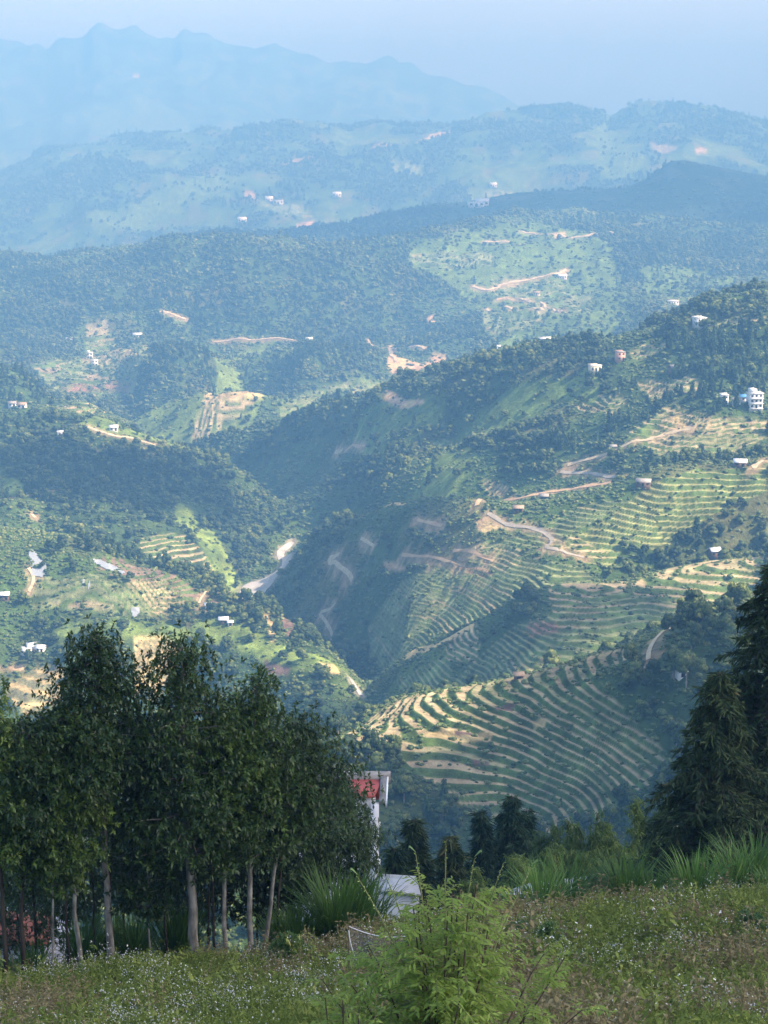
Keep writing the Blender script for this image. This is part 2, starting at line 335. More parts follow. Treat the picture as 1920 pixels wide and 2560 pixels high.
# ---------------------------------------------------------------- land cover (fields, terraces, bare soil)
# kind, (first line, last line), step height, outline as bearings/elevations
FIELDS = [
 # near terraced spur
 ('terr_dry', 6.6, 8.4, 1.65, [(865,1835),(1000,1735),(1100,1715),(1300,1685),(1420,1665),(1500,1700),(1560,1770),(1650,1850),(1680,1900),(1620,1960),(1540,2010),(1480,2070),(1300,2070),(1200,2040),(1100,1985),(1040,1945),(1000,1900),(940,1880),(870,1862)]),
 ('straw', 6.6, 8.4, 0, [(1062,1835),(1110,1826),(1235,1826),(1215,1850),(1120,1856),(1072,1850)]),
 ('brown', 6.6, 8.4, 0, [(1135,1828),(1190,1826),(1185,1838),(1140,1838)]),
 ('brown', 6.6, 8.4, 0, [(1232,1755),(1290,1748),(1280,1765),(1240,1768)]),
 ('straw', 6.6, 8.4, 0, [(1330,1785),(1368,1778),(1360,1800),(1335,1805)]),
 ('brown', 6.6, 8.4, 0, [(1180,1900),(1220,1897),(1225,1912),(1185,1915)]),
 # second spur
 ('terr_dry', 8.8, 10.4, 1.9, [(1575,1455),(1683,1415),(1793,1392),(1920,1385),(1920,1440),(1860,1492),(1700,1500),(1580,1482)]),
 ('straw', 9.0, 10.6, 0, [(1460,1456),(1565,1450),(1560,1463),(1490,1478)]),
 ('terr_dry', 9.0, 10.6, 1.7, [(1375,1468),(1470,1454),(1570,1452),(1560,1480),(1480,1500),(1390,1528),(1375,1500)]),
 ('terr_green', 8.8, 10.2, 1.7, [(1300,1545),(1400,1520),(1570,1480),(1700,1500),(1860,1490),(1840,1540),(1700,1555),(1560,1618),(1411,1675),(1230,1700),(1120,1705),(1180,1640)]),
 ('terr_red', 8.8, 10.2, 1.7, [(1320,1540),(1395,1545),(1395,1570),(1310,1575)]),
 ('terr_red', 8.8, 10.2, 1.7, [(1350,1640),(1400,1635),(1400,1655),(1350,1655)]),
 ('terr_dry', 9.0, 10.4, 1.7, [(1110,1600),(1195,1560),(1205,1600),(1190,1640),(1115,1650)]),
 ('terr_green', 9.0, 10.3, 1.7, [(980,1700),(1110,1640),(1150,1700),(1090,1720),(1000,1735)]),
 ('straw', 9.4, 10.5, 0, [(1000,1632),(1100,1600),(1190,1560),(1190,1568),(1090,1615),(1010,1645)]),  # sunlit crest edge, its light put into the colour as a pale strip
 # third
 ('terr_green', 10.6, 12.1, 1.9, [(925,1660),(925,1570),(980,1480),(1080,1420),(1180,1385),(1290,1370),(1460,1395),(1500,1440),(1390,1460),(1200,1560),(1020,1625),(960,1690)]),
 ('terr_dry', 10.8, 12.1, 1.9, [(1165,1380),(1215,1332),(1310,1350),(1310,1390),(1250,1400)]),
 ('terr_lush', 10.8, 12.2, 2.6, [(1400,1345),(1500,1290),(1620,1225),(1750,1180),(1920,1160),(1920,1235),(1820,1265),(1730,1320),(1650,1360),(1560,1345),(1540,1395),(1410,1375)]),
 ('terr_dry', 10.8, 12.1, 2.2, [(1410,1320),(1430,1315),(1530,1365),(1510,1375),(1440,1360)]),
 ('terr_red', 10.8, 12.1, 3, [(1120,1395),(1150,1385),(1240,1405),(1200,1415),(1140,1405)]),
 ('terr_green', 10.8, 12.1, 2.0, [(1225,1335),(1330,1312),(1400,1262),(1500,1236),(1570,1250),(1450,1305),(1400,1345),(1300,1352)]),
 ('terr_dry', 6.6, 8.3, 1.6, [(1420,1668),(1500,1640),(1570,1618),(1575,1640),(1500,1672),(1470,1690)]),
 ('grassy', 13, 16.1, 0, [(880,1060),(1000,1010),(1120,985),(1110,1040),(1000,1085),(900,1120)]),
 ('terr_green', 13, 15.2, 2.6, [(1080,1075),(1180,1045),(1290,1010),(1300,1040),(1200,1085),(1090,1100)]),
 ('grassy', 13, 16.1, 0, [(1180,1010),(1300,955),(1420,935),(1400,985),(1250,1050),(1120,1080)]),
 # right, upper
 ('terr_dry', 12.6, 14.9, 2.4, [(1565,1075),(1640,1025),(1700,1010),(1790,1035),(1920,1040),(1920,1090),(1830,1120),(1740,1160),(1640,1140),(1590,1100)]),
 ('straw', 12.6, 15.1, 0, [(1668,1035),(1690,1030),(1740,1060),(1750,1075),(1700,1062)]),
 ('terr_green', 12.6, 14.5, 2.4, [(1700,1130),(1840,1100),(1860,1130),(1780,1165),(1700,1165)]),
 ('terr_dry', 13, 16, 2.4, [(1440,975),(1500,968),(1570,990),(1530,1022),(1450,1010),(1430,990)]),
 ('terr_dry', 13, 16, 2.4, [(1585,958),(1640,950),(1740,950),(1765,965),(1735,985),(1630,985)]),
 ('terr_dry', 14, 16.2, 2.4, [(1570,870),(1600,842),(1690,842),(1665,862),(1600,878)]),
 ('terr_dry', 14.5, 16.2, 2.0, [(1770,790),(1850,772),(1920,780),(1910,795),(1820,797)]),
 ('grass', 13, 16, 0, [(1470,915),(1500,940),(1490,985),(1420,985),(1400,960)]),
 ('grass', 13, 15, 0, [(1570,1090),(1600,1060),(1640,1080),(1600,1110),(1570,1120)]),
 ('grass', 12.4, 14.6, 0, [(1075,1130),(1160,1112),(1200,1115),(1190,1160),(1150,1225),(1110,1265),(1015,1268),(1015,1235),(1060,1180)]),
 ('terr_dry', 12, 14, 1.8, [(1205,1190),(1230,1180),(1272,1190),(1262,1222),(1220,1215)]),
 ('soil', 13, 16, 0, [(945,1010),(960,1000),(1060,1008),(1062,1022),(1000,1026),(950,1022)]),
 ('soil', 11, 12.4, 0, [(1180,1300),(1230,1285),(1260,1300),(1200,1330)]),
 ('soil', 11, 12.4, 0, [(960,1420),(990,1418),(1018,1428),(1010,1436),(970,1434)]),
 ('straw', 11.5, 13, 0, [(945,1260),(1010,1262),(1030,1272),(960,1280)]),
 ('grass', 13, 15.5, 0, [(880,1110),(960,1090),(960,1130),(900,1150)]),
 # left spurs
 ('terr_brown', 8.8, 12.2, 1.6, [(232,1398),(300,1390),(380,1420),(470,1470),(560,1520),(540,1540),(480,1535),(400,1500),(240,1440)]),
 ('terr_dry', 8.8, 12.2, 1.6, [(330,1470),(400,1480),(470,1520),(430,1550),(370,1552),(300,1500)]),
 ('terr_green', 8.8, 12.2, 1.6, [(70,1440),(140,1450),(240,1450),(330,1490),(390,1545),(300,1550),(150,1520),(80,1500)]),
 ('terr_dry', 10, 12.5, 2.2, [(350,1345),(400,1335),(470,1350),(520,1390),(560,1430),(505,1450),(400,1400),(345,1375)]),
 ('bright_grass', 10, 13.6, 0, [(440,1262),(480,1280),(530,1330),(575,1400),(620,1478),(580,1480),(535,1420),(490,1350),(430,1300)]),  # rib of the spur catching the sun, painted in as brighter green
 ('bright_grass', 8.8, 10.4, 0, [(500,1560),(560,1560),(680,1600),(800,1635),(860,1680),(700,1665),(600,1640),(470,1600)]),  # sunlit flank of the left spur, its light put into the green
 ('grass', 8.8, 10.4, 0, [(130,1560),(250,1555),(460,1575),(520,1640),(420,1640),(150,1600)]),
 ('straw', 8.8, 10.4, 0, [(790,1650),(830,1660),(850,1690),(810,1680)]),
 ('straw', 8.8, 10.4, 0, [(660,1545),(680,1550),(690,1605),(675,1608)]),
 ('brown', 8.8, 10.4, 0, [(700,1550),(735,1560),(730,1590),(705,1585)]),
 ('brown', 8.8, 10.4, 0, [(660,1650),(730,1660),(720,1680),(670,1685)]),
 ('terr_straw', 8.8, 10.4, 2.4, [(335,1612),(400,1604),(455,1632),(440,1680),(400,1740),(340,1740)]),
 ('terr_straw', 8.8, 10.4, 3, [(20,1700),(100,1668),(150,1672),(160,1700),(150,1760),(60,1800),(10,1750)]),
 ('soil', 8.8, 10.4, 0, [(0,1655),(50,1645),(66,1660),(50,1668),(0,1662)]),
 ('terr_brown', 9, 13.5, 2, [(0,1225),(60,1222),(150,1240),(140,1255),(20,1260)]),
 ('bright_grass', 12, 14.2, 0, [(0,1180),(40,1185),(75,1210),(60,1222),(0,1220)]),
 ('terr_brown', 12, 14, 2, [(220,1120),(270,1130),(280,1148),(240,1140)]),
 ('terr_dry', 12, 16.2, 2, [(125,1028),(200,1018),(270,1032),(265,1042),(200,1055),(130,1038)]),
 ('grass', 12, 14.3, 0, [(200,1050),(320,1075),(400,1118),(480,1148),(400,1135),(300,1110),(200,1085)]),
 # S hill
 ('grass', 16.6, 18.4, 0, [(310,1060),(400,1012),(490,985),(670,1000),(640,1050),(560,1120),(470,1130),(380,1100)]),
 ('terr_dry', 16.6, 18.4, 2.6, [(500,988),(655,1000),(640,1015),(600,1045),(560,1075),(480,1090),(480,1050),(510,1010)]),
 ('straw', 17.4, 18.4, 0, [(505,986),(660,1000),(655,1012),(520,996)]),
 # left fields and knoll meadow
 ('terr_green', 18.2, 22, 4, [(80,895),(120,880),(215,860),(330,862),(385,872),(350,920),(335,985),(240,1005),(140,975)]),
 ('field', 18.6, 22, 0, [(200,860),(260,846),(310,850),(300,880),(215,885)]),
 ('terr_dry', 18.6, 22, 3, [(245,905),(300,885),(330,870),(345,885),(300,905)]),
 ('straw', 18.6, 22, 0, [(300,888),(340,884),(350,892),(310,898)]),
 ('terr_red', 18, 21, 4, [(150,965),(200,955),(330,965),(320,985),(180,990)]),
 ('field', 19, 22.3, 0, [(212,790),(270,785),(270,810),(215,812)]),
 ('terr_green', 19, 22.3, 5, [(215,812),(280,806),(300,840),(215,845)]),
 ('terr_green', 19, 22.3, 5, [(400,790),(460,795),(470,820),(410,815)]),
 ('grass', 18.4, 21.6, 0, [(530,875),(600,868),(720,852),(660,885),(625,935),(600,985),(535,985),(540,920)]),
 ('terr_green', 17.6, 19.9, 4, [(690,1040),(760,990),(850,960),(960,975),(940,1000),(820,1010),(720,1060)]),
 ('straw', 17.6, 20, 0, [(840,1000),(870,985),(910,992),(900,1000)]),
 ('soil', 18.2, 21, 0, [(970,872),(990,868),(996,900),(1055,902),(1085,872),(1115,872),(1118,960),(1060,965),(1005,955),(972,930)]),
 ('soil', 18.2, 22, 0, [(1045,808),(1088,802),(1092,808),(1050,818)]),
 # H5 open hillside
 ('grassy', 18, 22.6, 0, [(1020,650),(1140,600),(1300,570),(1430,570),(1540,640),(1560,720),(1580,800),(1480,860),(1250,880),(1200,800),(1130,720),(1030,690)]),
 ('terr_green', 18, 22.6, 6, [(1020,655),(1140,640),(1240,655),(1230,680),(1120,690),(1030,680)]),
 ('terr_green', 18, 22.6, 6, [(1230,690),(1400,700),(1480,740),(1500,780),(1350,790),(1240,740)]),
 ('terr_green', 18, 22.6, 6, [(1200,790),(1360,790),(1370,815),(1250,830),(1200,815)]),
 ('terr_dry', 18, 23, 6, [(1620,680),(1680,675),(1760,710),(1730,735),(1640,735)]),
 ('grassy', 18, 23, 0, [(1600,670),(1700,670),(1850,700),(1800,750),(1600,760)]),
 ('soil', 18, 22.6, 0, [(1385,602),(1410,598),(1412,612),(1390,622)]),
 # far forest hills
 ('soil', 25, 27.3, 0, [(905,394),(960,380),(1030,374),(1080,352),(1125,343),(1132,350),(1100,362),(1040,384),(950,394)]),
 ('soil', 25, 27.3, 0, [(728,592),(740,575),(770,565),(782,550),(780,572),(775,592)]),
 ('soil', 25, 27.3, 0, [(695,424),(730,412),(785,410),(780,420),(735,424)]),
 ('soil', 25, 27.3, 0, [(500,490),(515,478),(512,492),(505,496)]),
 ('soil', 25, 27.3, 0, [(527,492),(550,492),(550,500),(528,498)]),
 ('soil', 25, 27.3, 0, [(615,500),(640,500),(640,506),(616,506)]),
 ('grassy', 25, 27.3, 0, [(200,570),(400,490),(560,440),(640,470),(420,540),(260,610)]),
 ('terr_green', 25, 27.3, 10, [(640,515),(760,515),(790,545),(720,545),(650,530)]),
 ('grassy', 25, 27.3, 0, [(1450,300),(1520,300),(1560,350),(1620,400),(1560,440),(1480,430),(1500,370)]),
 ('field', 25, 27.3, 0, [(1620,352),(1670,355),(1700,375),(1650,378)]),
 ('soil', 25, 27.3, 0, [(1738,380),(1768,380),(1765,388),(1740,388)]),
 ('terr_green', 25, 27.3, 10, [(1170,470),(1260,465),(1350,475),(1350,495),(1230,510),(1180,500)]),
 ('terr_green', 25, 27.3, 10, [(980,420),(1060,415),(1060,440),(990,445)]),
 ('grassy', 29, 31, 0, [(200,300),(340,265),(420,290),(480,335),(420,345),(300,330),(240,340)]),
 ('straw', 30, 31, 0, [(220,268),(232,266),(244,282),(236,284)]),
 ('straw', 30, 31, 0, [(332,195),(358,194),(356,205),(334,204)]),
 ('straw', 29, 31, 0, [(615,335),(618,325),(635,320),(645,312),(655,325),(640,332)]),
]
def in_poly(P, x, y):
    P = np.array(P, float); n = len(P); c = np.zeros(x.shape, bool)
    j = n-1
    for i in range(n):
        xi, yi = P[i]; xj, yj = P[j]
        t = ((yi > y) != (yj > y))
        with np.errstate(divide='ignore', invalid='ignore'):
            c ^= t & (x < (xj-xi)*(y-yi)/((yj-yi) if yj != yi else 1e-9) + xi)
        j = i
    return c
wob = np.clip(GY/4400*2.0, .1, 2.5)
WX = BPX + 7*perlin(GX/(9+GY*.012), GY/(9+GY*.012)); WY = BPY + 3.0*perlin(GX/(8+GY*.01)+40, GY/(8+GY*.01))
FG = TG
N1 = fbm(GX/(140.), GY/(140.), 4); N2 = fbm(GX/37.+9, GY/37., 3); N3 = fbm(GX/9.+3, GY/9., 2)
NL = fbm(GX/420.+9, GY/420.-4, 3)
def mixc(a, b, w): return a + (b-a)*w[..., None]
C_FOREST = np.array([.034, .062, .018]); C_SHRUB = np.array([.062, .108, .026]); C_GRASS = np.array([.14, .20, .05])
C_STRAW = np.array([.46, .36, .17]); C_SOIL = np.array([.47, .32, .19]); C_BROWN = np.array([.15, .10, .075])
C_BRIGHT_GRASS = np.array([.17, .235, .055]); C_RISER = np.array([.080, .128, .036]); C_TREAD = np.array([.38, .31, .18])
C_GTREAD = np.array([.19, .22, .10]); C_FIELD = np.array([.27, .24, .13]); C_RED = np.array([.27, .16, .11])
cover = mixc(np.broadcast_to(C_FOREST, GX.shape+(3,)), C_SHRUB, sstep(-.5, .5, N1 + .4*N2))
cover = mixc(cover, C_GRASS, .55*sstep(.25, .8, NL + .5*N2))
dens = np.clip(.42 - .9*(NL) - .55*N1, .05, 1)       # how wooded
open_ = np.zeros_like(GX)
for kind, k0, k1, hstep, poly in FIELDS:
    P = np.array(poly, float)
    # bounding rows and columns
    rmask = (TT >= k0-.05) & (TT <= k1+.05)
    r0, r1 = np.where(rmask)[0][[0, -1]]; r1 += 1
    u0, u1 = ray(P[:, 0].min()-25, 1280)[0], ray(P[:, 0].max()+25, 1280)[0]
    c0, c1 = np.searchsorted(UC, [u0*1.05-.004 if u0 < 0 else u0*.9-.004, u1*1.05+.006])
    sl = (slice(r0, r1), slice(max(c0, 0), c1))
    m = in_poly(poly, WX[sl], WY[sl]).astype(float)
    if m.sum() == 0: print('EMPTY field', kind, poly[0]); continue
    # light feather
    mf = m.copy()
    for ax in (0, 1):
        mf = (np.roll(mf, 1, ax) + mf*2 + np.roll(mf, -1, ax))/4
    mf *= 1
    if kind.startswith('terr'):
        z = GZB[sl]; h = hstep
        ws = .9*fbm(GX[sl]/55., GY[sl]/55., 3) + .12*perlin(GX[sl]/9., GY[sl]/9.)
        ph = z/h + ws
        fl = np.floor(ph); fr = ph - fl
        # level tread for 60% of the fall, then a steep bank
        prof = fl + .06*np.clip(fr/.62, 0, 1) + .94*sstep(.60, .98, fr)
        GZ[sl] = GZ[sl]*(1-mf) + ((prof-ws)*h)*mf
        tw = .56 + .14*perlin(fl*3.1, GX[sl]/40.)
        tread = 1 - sstep(tw-.06, tw+.07, fr); tread *= sstep(.0, .03, fr)
        rnd = perlin(fl*7.31 + 3.3, fl*3.7 + GX[sl]/70.)
        tc = {'terr_dry': C_TREAD, 'terr_green': C_GTREAD, 'terr_red': C_RED, 'terr_brown': np.array([.20, .145, .10]),
              'terr_lush': np.array([.26, .27, .11]), 'terr_straw': C_STRAW}[kind]
        tcol = np.broadcast_to(tc, z.shape+(3,)) * (1 + .22*rnd + .10*N3[sl])[..., None]
        if kind == 'terr_green':
            tcol = mixc(tcol, C_TREAD*.8, sstep(.25, .6, rnd + .3*N2[sl]))
        if kind == 'terr_dry':
            tcol = mixc(tcol, np.array([.21, .22, .10]), .75*sstep(-.05, .45, perlin(fl*5.13+9.1, GX[sl]/55.+fl*2.7)))
        rc = C_RISER * (1 + .4*N2[sl] + .35*N3[sl])[..., None]
        if kind == 'terr_straw': rc = mixc(rc, C_FIELD, np.full(z.shape, .65))
        if kind == 'terr_red': rc = mixc(rc, C_RED, np.full(z.shape, .3))
        c = mixc(rc, tcol, tread)
        dn = .03
    else:
        cc = {'straw': C_STRAW, 'soil': C_SOIL, 'brown': C_BROWN, 'grass': C_GRASS, 'grassy': (C_GRASS+C_SHRUB)/2, 'bright_grass': C_BRIGHT_GRASS, 'field': C_FIELD}[kind]
        c = np.broadcast_to(cc, m.shape+(3,)) * (1 + .22*N2[sl] + .15*N3[sl])[..., None]
        if kind == 'soil': c = mixc(c, C_STRAW, sstep(.1, .5, N2[sl]))
        dn = .22 if kind == 'grassy' else .04
        if kind in ('grass', 'bright_grass'): dn = .24
        if kind in ('grass', 'bright_grass', 'grassy'): c = mixc(c, C_SHRUB, .65*sstep(-.1, .5, fbm(GX[sl]/16.+7, GY[sl]/16., 3)))
    cover[sl] = cover[sl]*(1-mf[..., None]) + c*mf[..., None]
    dens[sl] = dens[sl]*(1-mf) + dn*mf
    open_[sl] = np.maximum(open_[sl], mf)
# woods: places where the wood is thick
WOODS = [(13.4,16.3,[(960,1000),(1130,920),(1320,870),(1500,850),(1560,900),(1440,930),(1330,960),(1150,1010),(1000,1060),(900,1100),(800,1100),(700,1140),(600,1180),(560,1120),(810,1010)]),
 (11.8,14.6,[(1000,1060),(1200,960),(1400,950),(1420,1060),(1560,1030),(1570,1080),(1450,1180),(1250,1170),(1210,1110),(1060,1120),(980,1180),(900,1210),(850,1150)]),
 (12,14.2,[(0,1080),(300,1100),(450,1150),(560,1170),(640,1230),(700,1310),(640,1400),(560,1380),(430,1260),(300,1320),(0,1300)]),
 (19,22.6,[(0,680),(600,620),(850,660),(960,760),(950,880),(800,880),(700,850),(480,800),(400,780),(200,780),(180,850),(60,900),(0,880)]),
 (18,20.4,[(345,1000),(340,900),(380,860),(440,840),(520,860),(530,940),(500,985),(420,1010)]),
 (18,20.4,[(620,960),(680,890),(780,862),(860,870),(960,890),(960,960),(800,960),(700,985)]),
 (14.6,16.2,[(0,920),(60,930),(125,1000),(100,1010),(0,1010)]),
 (8.6,10.3,[(1190,1600),(1260,1560),(1300,1500),(1330,1480),(1370,1520),(1290,1560),(1260,1610),(1200,1660)]),
 (11,12.3,[(1500,1430),(1560,1350),(1650,1360),(1730,1320),(1820,1265),(1920,1235),(1920,1380),(1790,1390),(1680,1415),(1560,1440)]),
 (6.6,8.3,[(1600,1640),(1700,1560),(1850,1530),(1920,1520),(1920,2050),(1600,2100),(1560,2030),(1690,1900),(1570,1740),(1500,1690)]),
 (14,16.3,[(1600,830),(1758,760),(1920,710),(1920,960),(1780,1000),(1640,1000),(1700,900)]),
 (23,24.0,[(300,640),(960,540),(1200,560),(1560,660),(1920,440),(1920,620),(1600,640),(1423,560),(960,640),(400,640)]),
 (5.6,8,[(700,2600),(700,1960),(870,1875),(960,1890),(1040,1955),(1180,2035),(1300,2080),(1480,2080),(1700,1980),(1920,1950),(1920,2600)])]
for k0, k1, poly in WOODS:
    m = (TG >= k0) & (TG <= k1) & in_poly(poly, WX, WY) & (open_ < .3)
    if k0 == 5.6: m |= (TG > 5.7) & (TG < 7.0) & (BPX > 650) & (open_ < .3)
    dens[m] = np.maximum(dens[m], np.clip(.92 - (.22 if k1 < 8.5 else .55)*sstep(.1, .6, fbm(GX[m]/60., GY[m]/60., 3)), .2, 1))
    cover[m] = cover[m]*.5 + C_FOREST*.5
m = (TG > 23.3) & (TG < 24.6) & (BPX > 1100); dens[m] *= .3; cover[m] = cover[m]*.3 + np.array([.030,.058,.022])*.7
lowd = (TG > 17) & (TG < 23) & (BPX > 950) & (open_ < .3)
cover = np.where((open_ < .3)[..., None], mixc(cover, np.array([.14, .125, .055]), .55*sstep(.15, .7, fbm(GX/75.+31, GY/75.-8, 4))), cover)
cover *= (1 + .18*N3)[..., None]
cover = np.clip(cover, .008, .8)


# ---------------------------------------------------------------- materials
MATS = {}
def new_mat(name):
    m = bpy.data.materials.new(name); m.use_nodes = True
    nt = m.node_tree
    b = nt.nodes['Principled BSDF']; MATS[name] = m
    return m, nt, b
def noise_mat(name, c1, c2, scale=8.0, rough=.8, bump=0.0, detail=6, spec=.25, dist=.02, coord='Object', stretch=None):
    m, nt, b = new_mat(name)
    N, Lk = nt.nodes, nt.links
    tc = N.new('ShaderNodeTexCoord'); no = N.new('ShaderNodeTexNoise'); no.inputs['Scale'].default_value = scale
    no.inputs['Detail'].default_value = detail
    src = tc.outputs[coord]
    if stretch:
        mp = N.new('ShaderNodeMapping'); mp.inputs['Scale'].default_value = stretch; Lk.new(src, mp.inputs[0]); src = mp.outputs[0]
    Lk.new(src, no.inputs['Vector'])
    r = N.new('ShaderNodeValToRGB'); r.color_ramp.elements[0].position = .3; r.color_ramp.elements[1].position = .7
    r.color_ramp.elements[0].color = (*c1, 1); r.color_ramp.elements[1].color = (*c2, 1)
    Lk.new(no.outputs[0], r.inputs[0]); Lk.new(r.outputs[0], b.inputs['Base Color'])
    b.inputs['Roughness'].default_value = rough; b.inputs['Specular IOR Level'].default_value = spec
    if bump:
        bp = N.new('ShaderNodeBump'); bp.inputs['Strength'].default_value = bump; bp.inputs['Distance'].default_value = dist
        Lk.new(no.outputs[0], bp.inputs['Height']); Lk.new(bp.outputs[0], b.inputs['Normal'])
    return m
def leaf_mat(name, c1, c2, c3=None, trans=.35, rough=.55, spec=.3, attr=None, scale=.6):
    """leaves: colour varies per instance and through the crown; some light passes through"""
    m, nt, b = new_mat(name)
    N, Lk = nt.nodes, nt.links
    out = N['Material Output']
    tc = N.new('ShaderNodeTexCoord'); no = N.new('ShaderNodeTexNoise'); no.inputs['Scale'].default_value = scale; no.inputs['Detail'].default_value = 4
    Lk.new(tc.outputs['Object'], no.inputs['Vector'])
    oi = N.new('ShaderNodeObjectInfo')
    ad = N.new('ShaderNodeMath'); ad.operation = 'MULTIPLY_ADD'; ad.inputs[1].default_value = .55; ad.inputs[2].default_value = -.27
    Lk.new(oi.outputs['Random'], ad.inputs[0])
    ad2 = N.new('ShaderNodeMath'); ad2.operation = 'ADD'; Lk.new(no.outputs[0], ad2.inputs[0]); Lk.new(ad.outputs[0], ad2.inputs[1])
    ln_ = N.new('ShaderNodeTexNoise'); ln_.inputs['Scale'].default_value = .012; ln_.inputs['Detail'].default_value = 3
    Lk.new(oi.outputs['Location'], ln_.inputs['Vector'])
    ad5 = N.new('ShaderNodeMath'); ad5.operation = 'MULTIPLY_ADD'; ad5.inputs[1].default_value = 1.1; ad5.inputs[2].default_value = -.55; Lk.new(ln_.outputs[0], ad5.inputs[0])
    ad6 = N.new('ShaderNodeMath'); ad6.operation = 'ADD'; Lk.new(ad5.outputs[0], ad6.inputs[0]); Lk.new(ad2.outputs[0], ad6.inputs[1])
    ad2 = ad6
    last = ad2
    if attr:
        at_ = N.new('ShaderNodeAttribute'); at_.attribute_name = attr
        ad3 = N.new('ShaderNodeMath'); ad3.operation = 'MULTIPLY_ADD'; ad3.inputs[1].default_value = .5; Lk.new(at_.outputs['Fac'], ad3.inputs[0]); Lk.new(ad2.outputs[0], ad3.inputs[2])
        ad4 = N.new('ShaderNodeMath'); ad4.operation = 'SUBTRACT'; ad4.inputs[1].default_value = .25; Lk.new(ad3.outputs[0], ad4.inputs[0]); last = ad4
    r = N.new('ShaderNodeValToRGB'); e = r.color_ramp.elements
    e[0].position = .25; e[0].color = (*c1, 1); e[1].position = .72; e[1].color = (*c2, 1)
    if c3: q = e.new(.9); q.color = (*c3, 1)
    Lk.new(last.outputs[0], r.inputs[0])
    Lk.new(r.outputs[0], b.inputs['Base Color'])
    b.inputs['Roughness'].default_value = rough; b.inputs['Specular IOR Level'].default_value = spec
    if trans > 0:
        tr = N.new('ShaderNodeBsdfTranslucent'); hs = N.new('ShaderNodeHueSaturation'); hs.inputs['Value'].default_value = 1.3; hs.inputs['Hue'].default_value = .485
        Lk.new(r.outputs[0], hs.inputs['Color']); Lk.new(hs.outputs[0], tr.inputs['Color'])
        mx = N.new('ShaderNodeMixShader'); mx.inputs[0].default_value = trans
        Lk.new(b.outputs[0], mx.inputs[1]); Lk.new(tr.outputs[0], mx.inputs[2]); Lk.new(mx.outputs[0], out.inputs['Surface'])
    return m

# terrain: laid-out cover colour times fine vegetation mottling
m_land, nt, b = new_mat('hillside_cover')
N, Lk = nt.nodes, nt.links
av = N.new('ShaderNodeAttribute'); av.attribute_name = 'cover'
geo = N.new('ShaderNodeNewGeometry')
n1 = N.new('ShaderNodeTexNoise'); n1.inputs['Scale'].default_value = .35; n1.inputs['Detail'].default_value = 8; n1.inputs['Roughness'].default_value = .7
Lk.new(geo.outputs['Position'], n1.inputs['Vector'])
mr = N.new('ShaderNodeMapRange'); mr.inputs[1].default_value = .25; mr.inputs[2].default_value = .75; mr.inputs[3].default_value = .48; mr.inputs[4].default_value = 1.5
Lk.new(n1.outputs[0], mr.inputs[0])
n2 = N.new('ShaderNodeTexNoise'); n2.inputs['Scale'].default_value = .07; n2.inputs['Detail'].default_value = 6; n2.inputs['Roughness'].default_value = .65
Lk.new(geo.outputs['Position'], n2.inputs['Vector'])
mr2 = N.new('ShaderNodeMapRange'); mr2.inputs[1].default_value = .3; mr2.inputs[2].default_value = .7; mr2.inputs[3].default_value = .7; mr2.inputs[4].default_value = 1.3
Lk.new(n2.outputs[0], mr2.inputs[0])
mm_ = N.new('ShaderNodeMath'); mm_.operation = 'MULTIPLY'; Lk.new(mr.outputs[0], mm_.inputs[0]); Lk.new(mr2.outputs[0], mm_.inputs[1])
vm = N.new('ShaderNodeVectorMath'); vm.operation = 'SCALE'; Lk.new(av.outputs['Color'], vm.inputs[0]); Lk.new(mm_.outputs[0], vm.inputs['Scale'])
Lk.new(vm.outputs[0], b.inputs['Base Color'])
b.inputs['Roughness'].default_value = .95; b.inputs['Specular IOR Level'].default_value = .1
bp = N.new('ShaderNodeBump'); bp.inputs['Strength'].default_value = .9; bp.inputs['Distance'].default_value = 1.6
Lk.new(n1.outputs[0], bp.inputs['Height']); Lk.new(bp.outputs[0], b.inputs['Normal'])

# ---------------------------------------------------------------- land meshes
def land_object(name, t0, t1, m):
    rows = np.where((TT >= t0-1e-6) & (TT <= t1+1e-6))[0]
    r0, r1 = rows[0], rows[-1]+1
    V = np.stack([GX[r0:r1], GY[r0:r1], GZ[r0:r1]], -1).reshape(-1, 3)
    nr, nc = r1-r0, len(UC)
    i = np.arange(nr-1)[:, None]*nc; j = np.arange(nc-1)[None, :]
    F = np.stack([i+j, i+j+1, i+j+1+nc, i+j+nc], -1).reshape(-1, 4)
    me = mesh_np(name, V, F, True, {'cover': cover[r0:r1].reshape(-1, 3)})
    o = link(name, me, m)
    tag(o, kind='structure')
    return o

# ---------------------------------------------------------------- paths and river (laid out before planting so that nothing grows on them)
def ground_hit(px, py, tmin=5.0):
    """first point of the land seen at a pixel, at or beyond line tmin"""
    u, s = ray(px, py); c = float(np.interp(u, UC, np.arange(len(UC)))); c0 = int(c); f = c-c0; c1 = min(c0+1, len(UC)-1)
    Sg0 = GZ[:, c0]/GY[:, c0]; Sg1 = GZ[:, c1]/GY[:, c1]
    sc = Sg0*(1-f) + Sg1*f
    ok = np.where((sc >= s) & (TT >= tmin))[0]
    if len(ok) == 0: return None
    i = ok[0]
    yy = GY[:, c0]*(1-f) + GY[:, c1]*f
    Y = yy[i]
    if i > 0 and sc[i] > s and sc[i-1] < s:
        q = (s-sc[i-1])/(sc[i]-sc[i-1]); Y = yy[i-1] + q*(yy[i]-yy[i-1])
    return Vector((float(u)*Y, Y, float(s)*Y))
def land_z(x, y):
    u = x/y; c = float(np.interp(u, UC, np.arange(len(UC)))); c0 = int(c); f = c-c0; c1 = min(c0+1, len(UC)-1)
    yy = GY[:, c0]*(1-f) + GY[:, c1]*f; zz = GZ[:, c0]*(1-f) + GZ[:, c1]*f
    return float(np.interp(y, yy, zz))
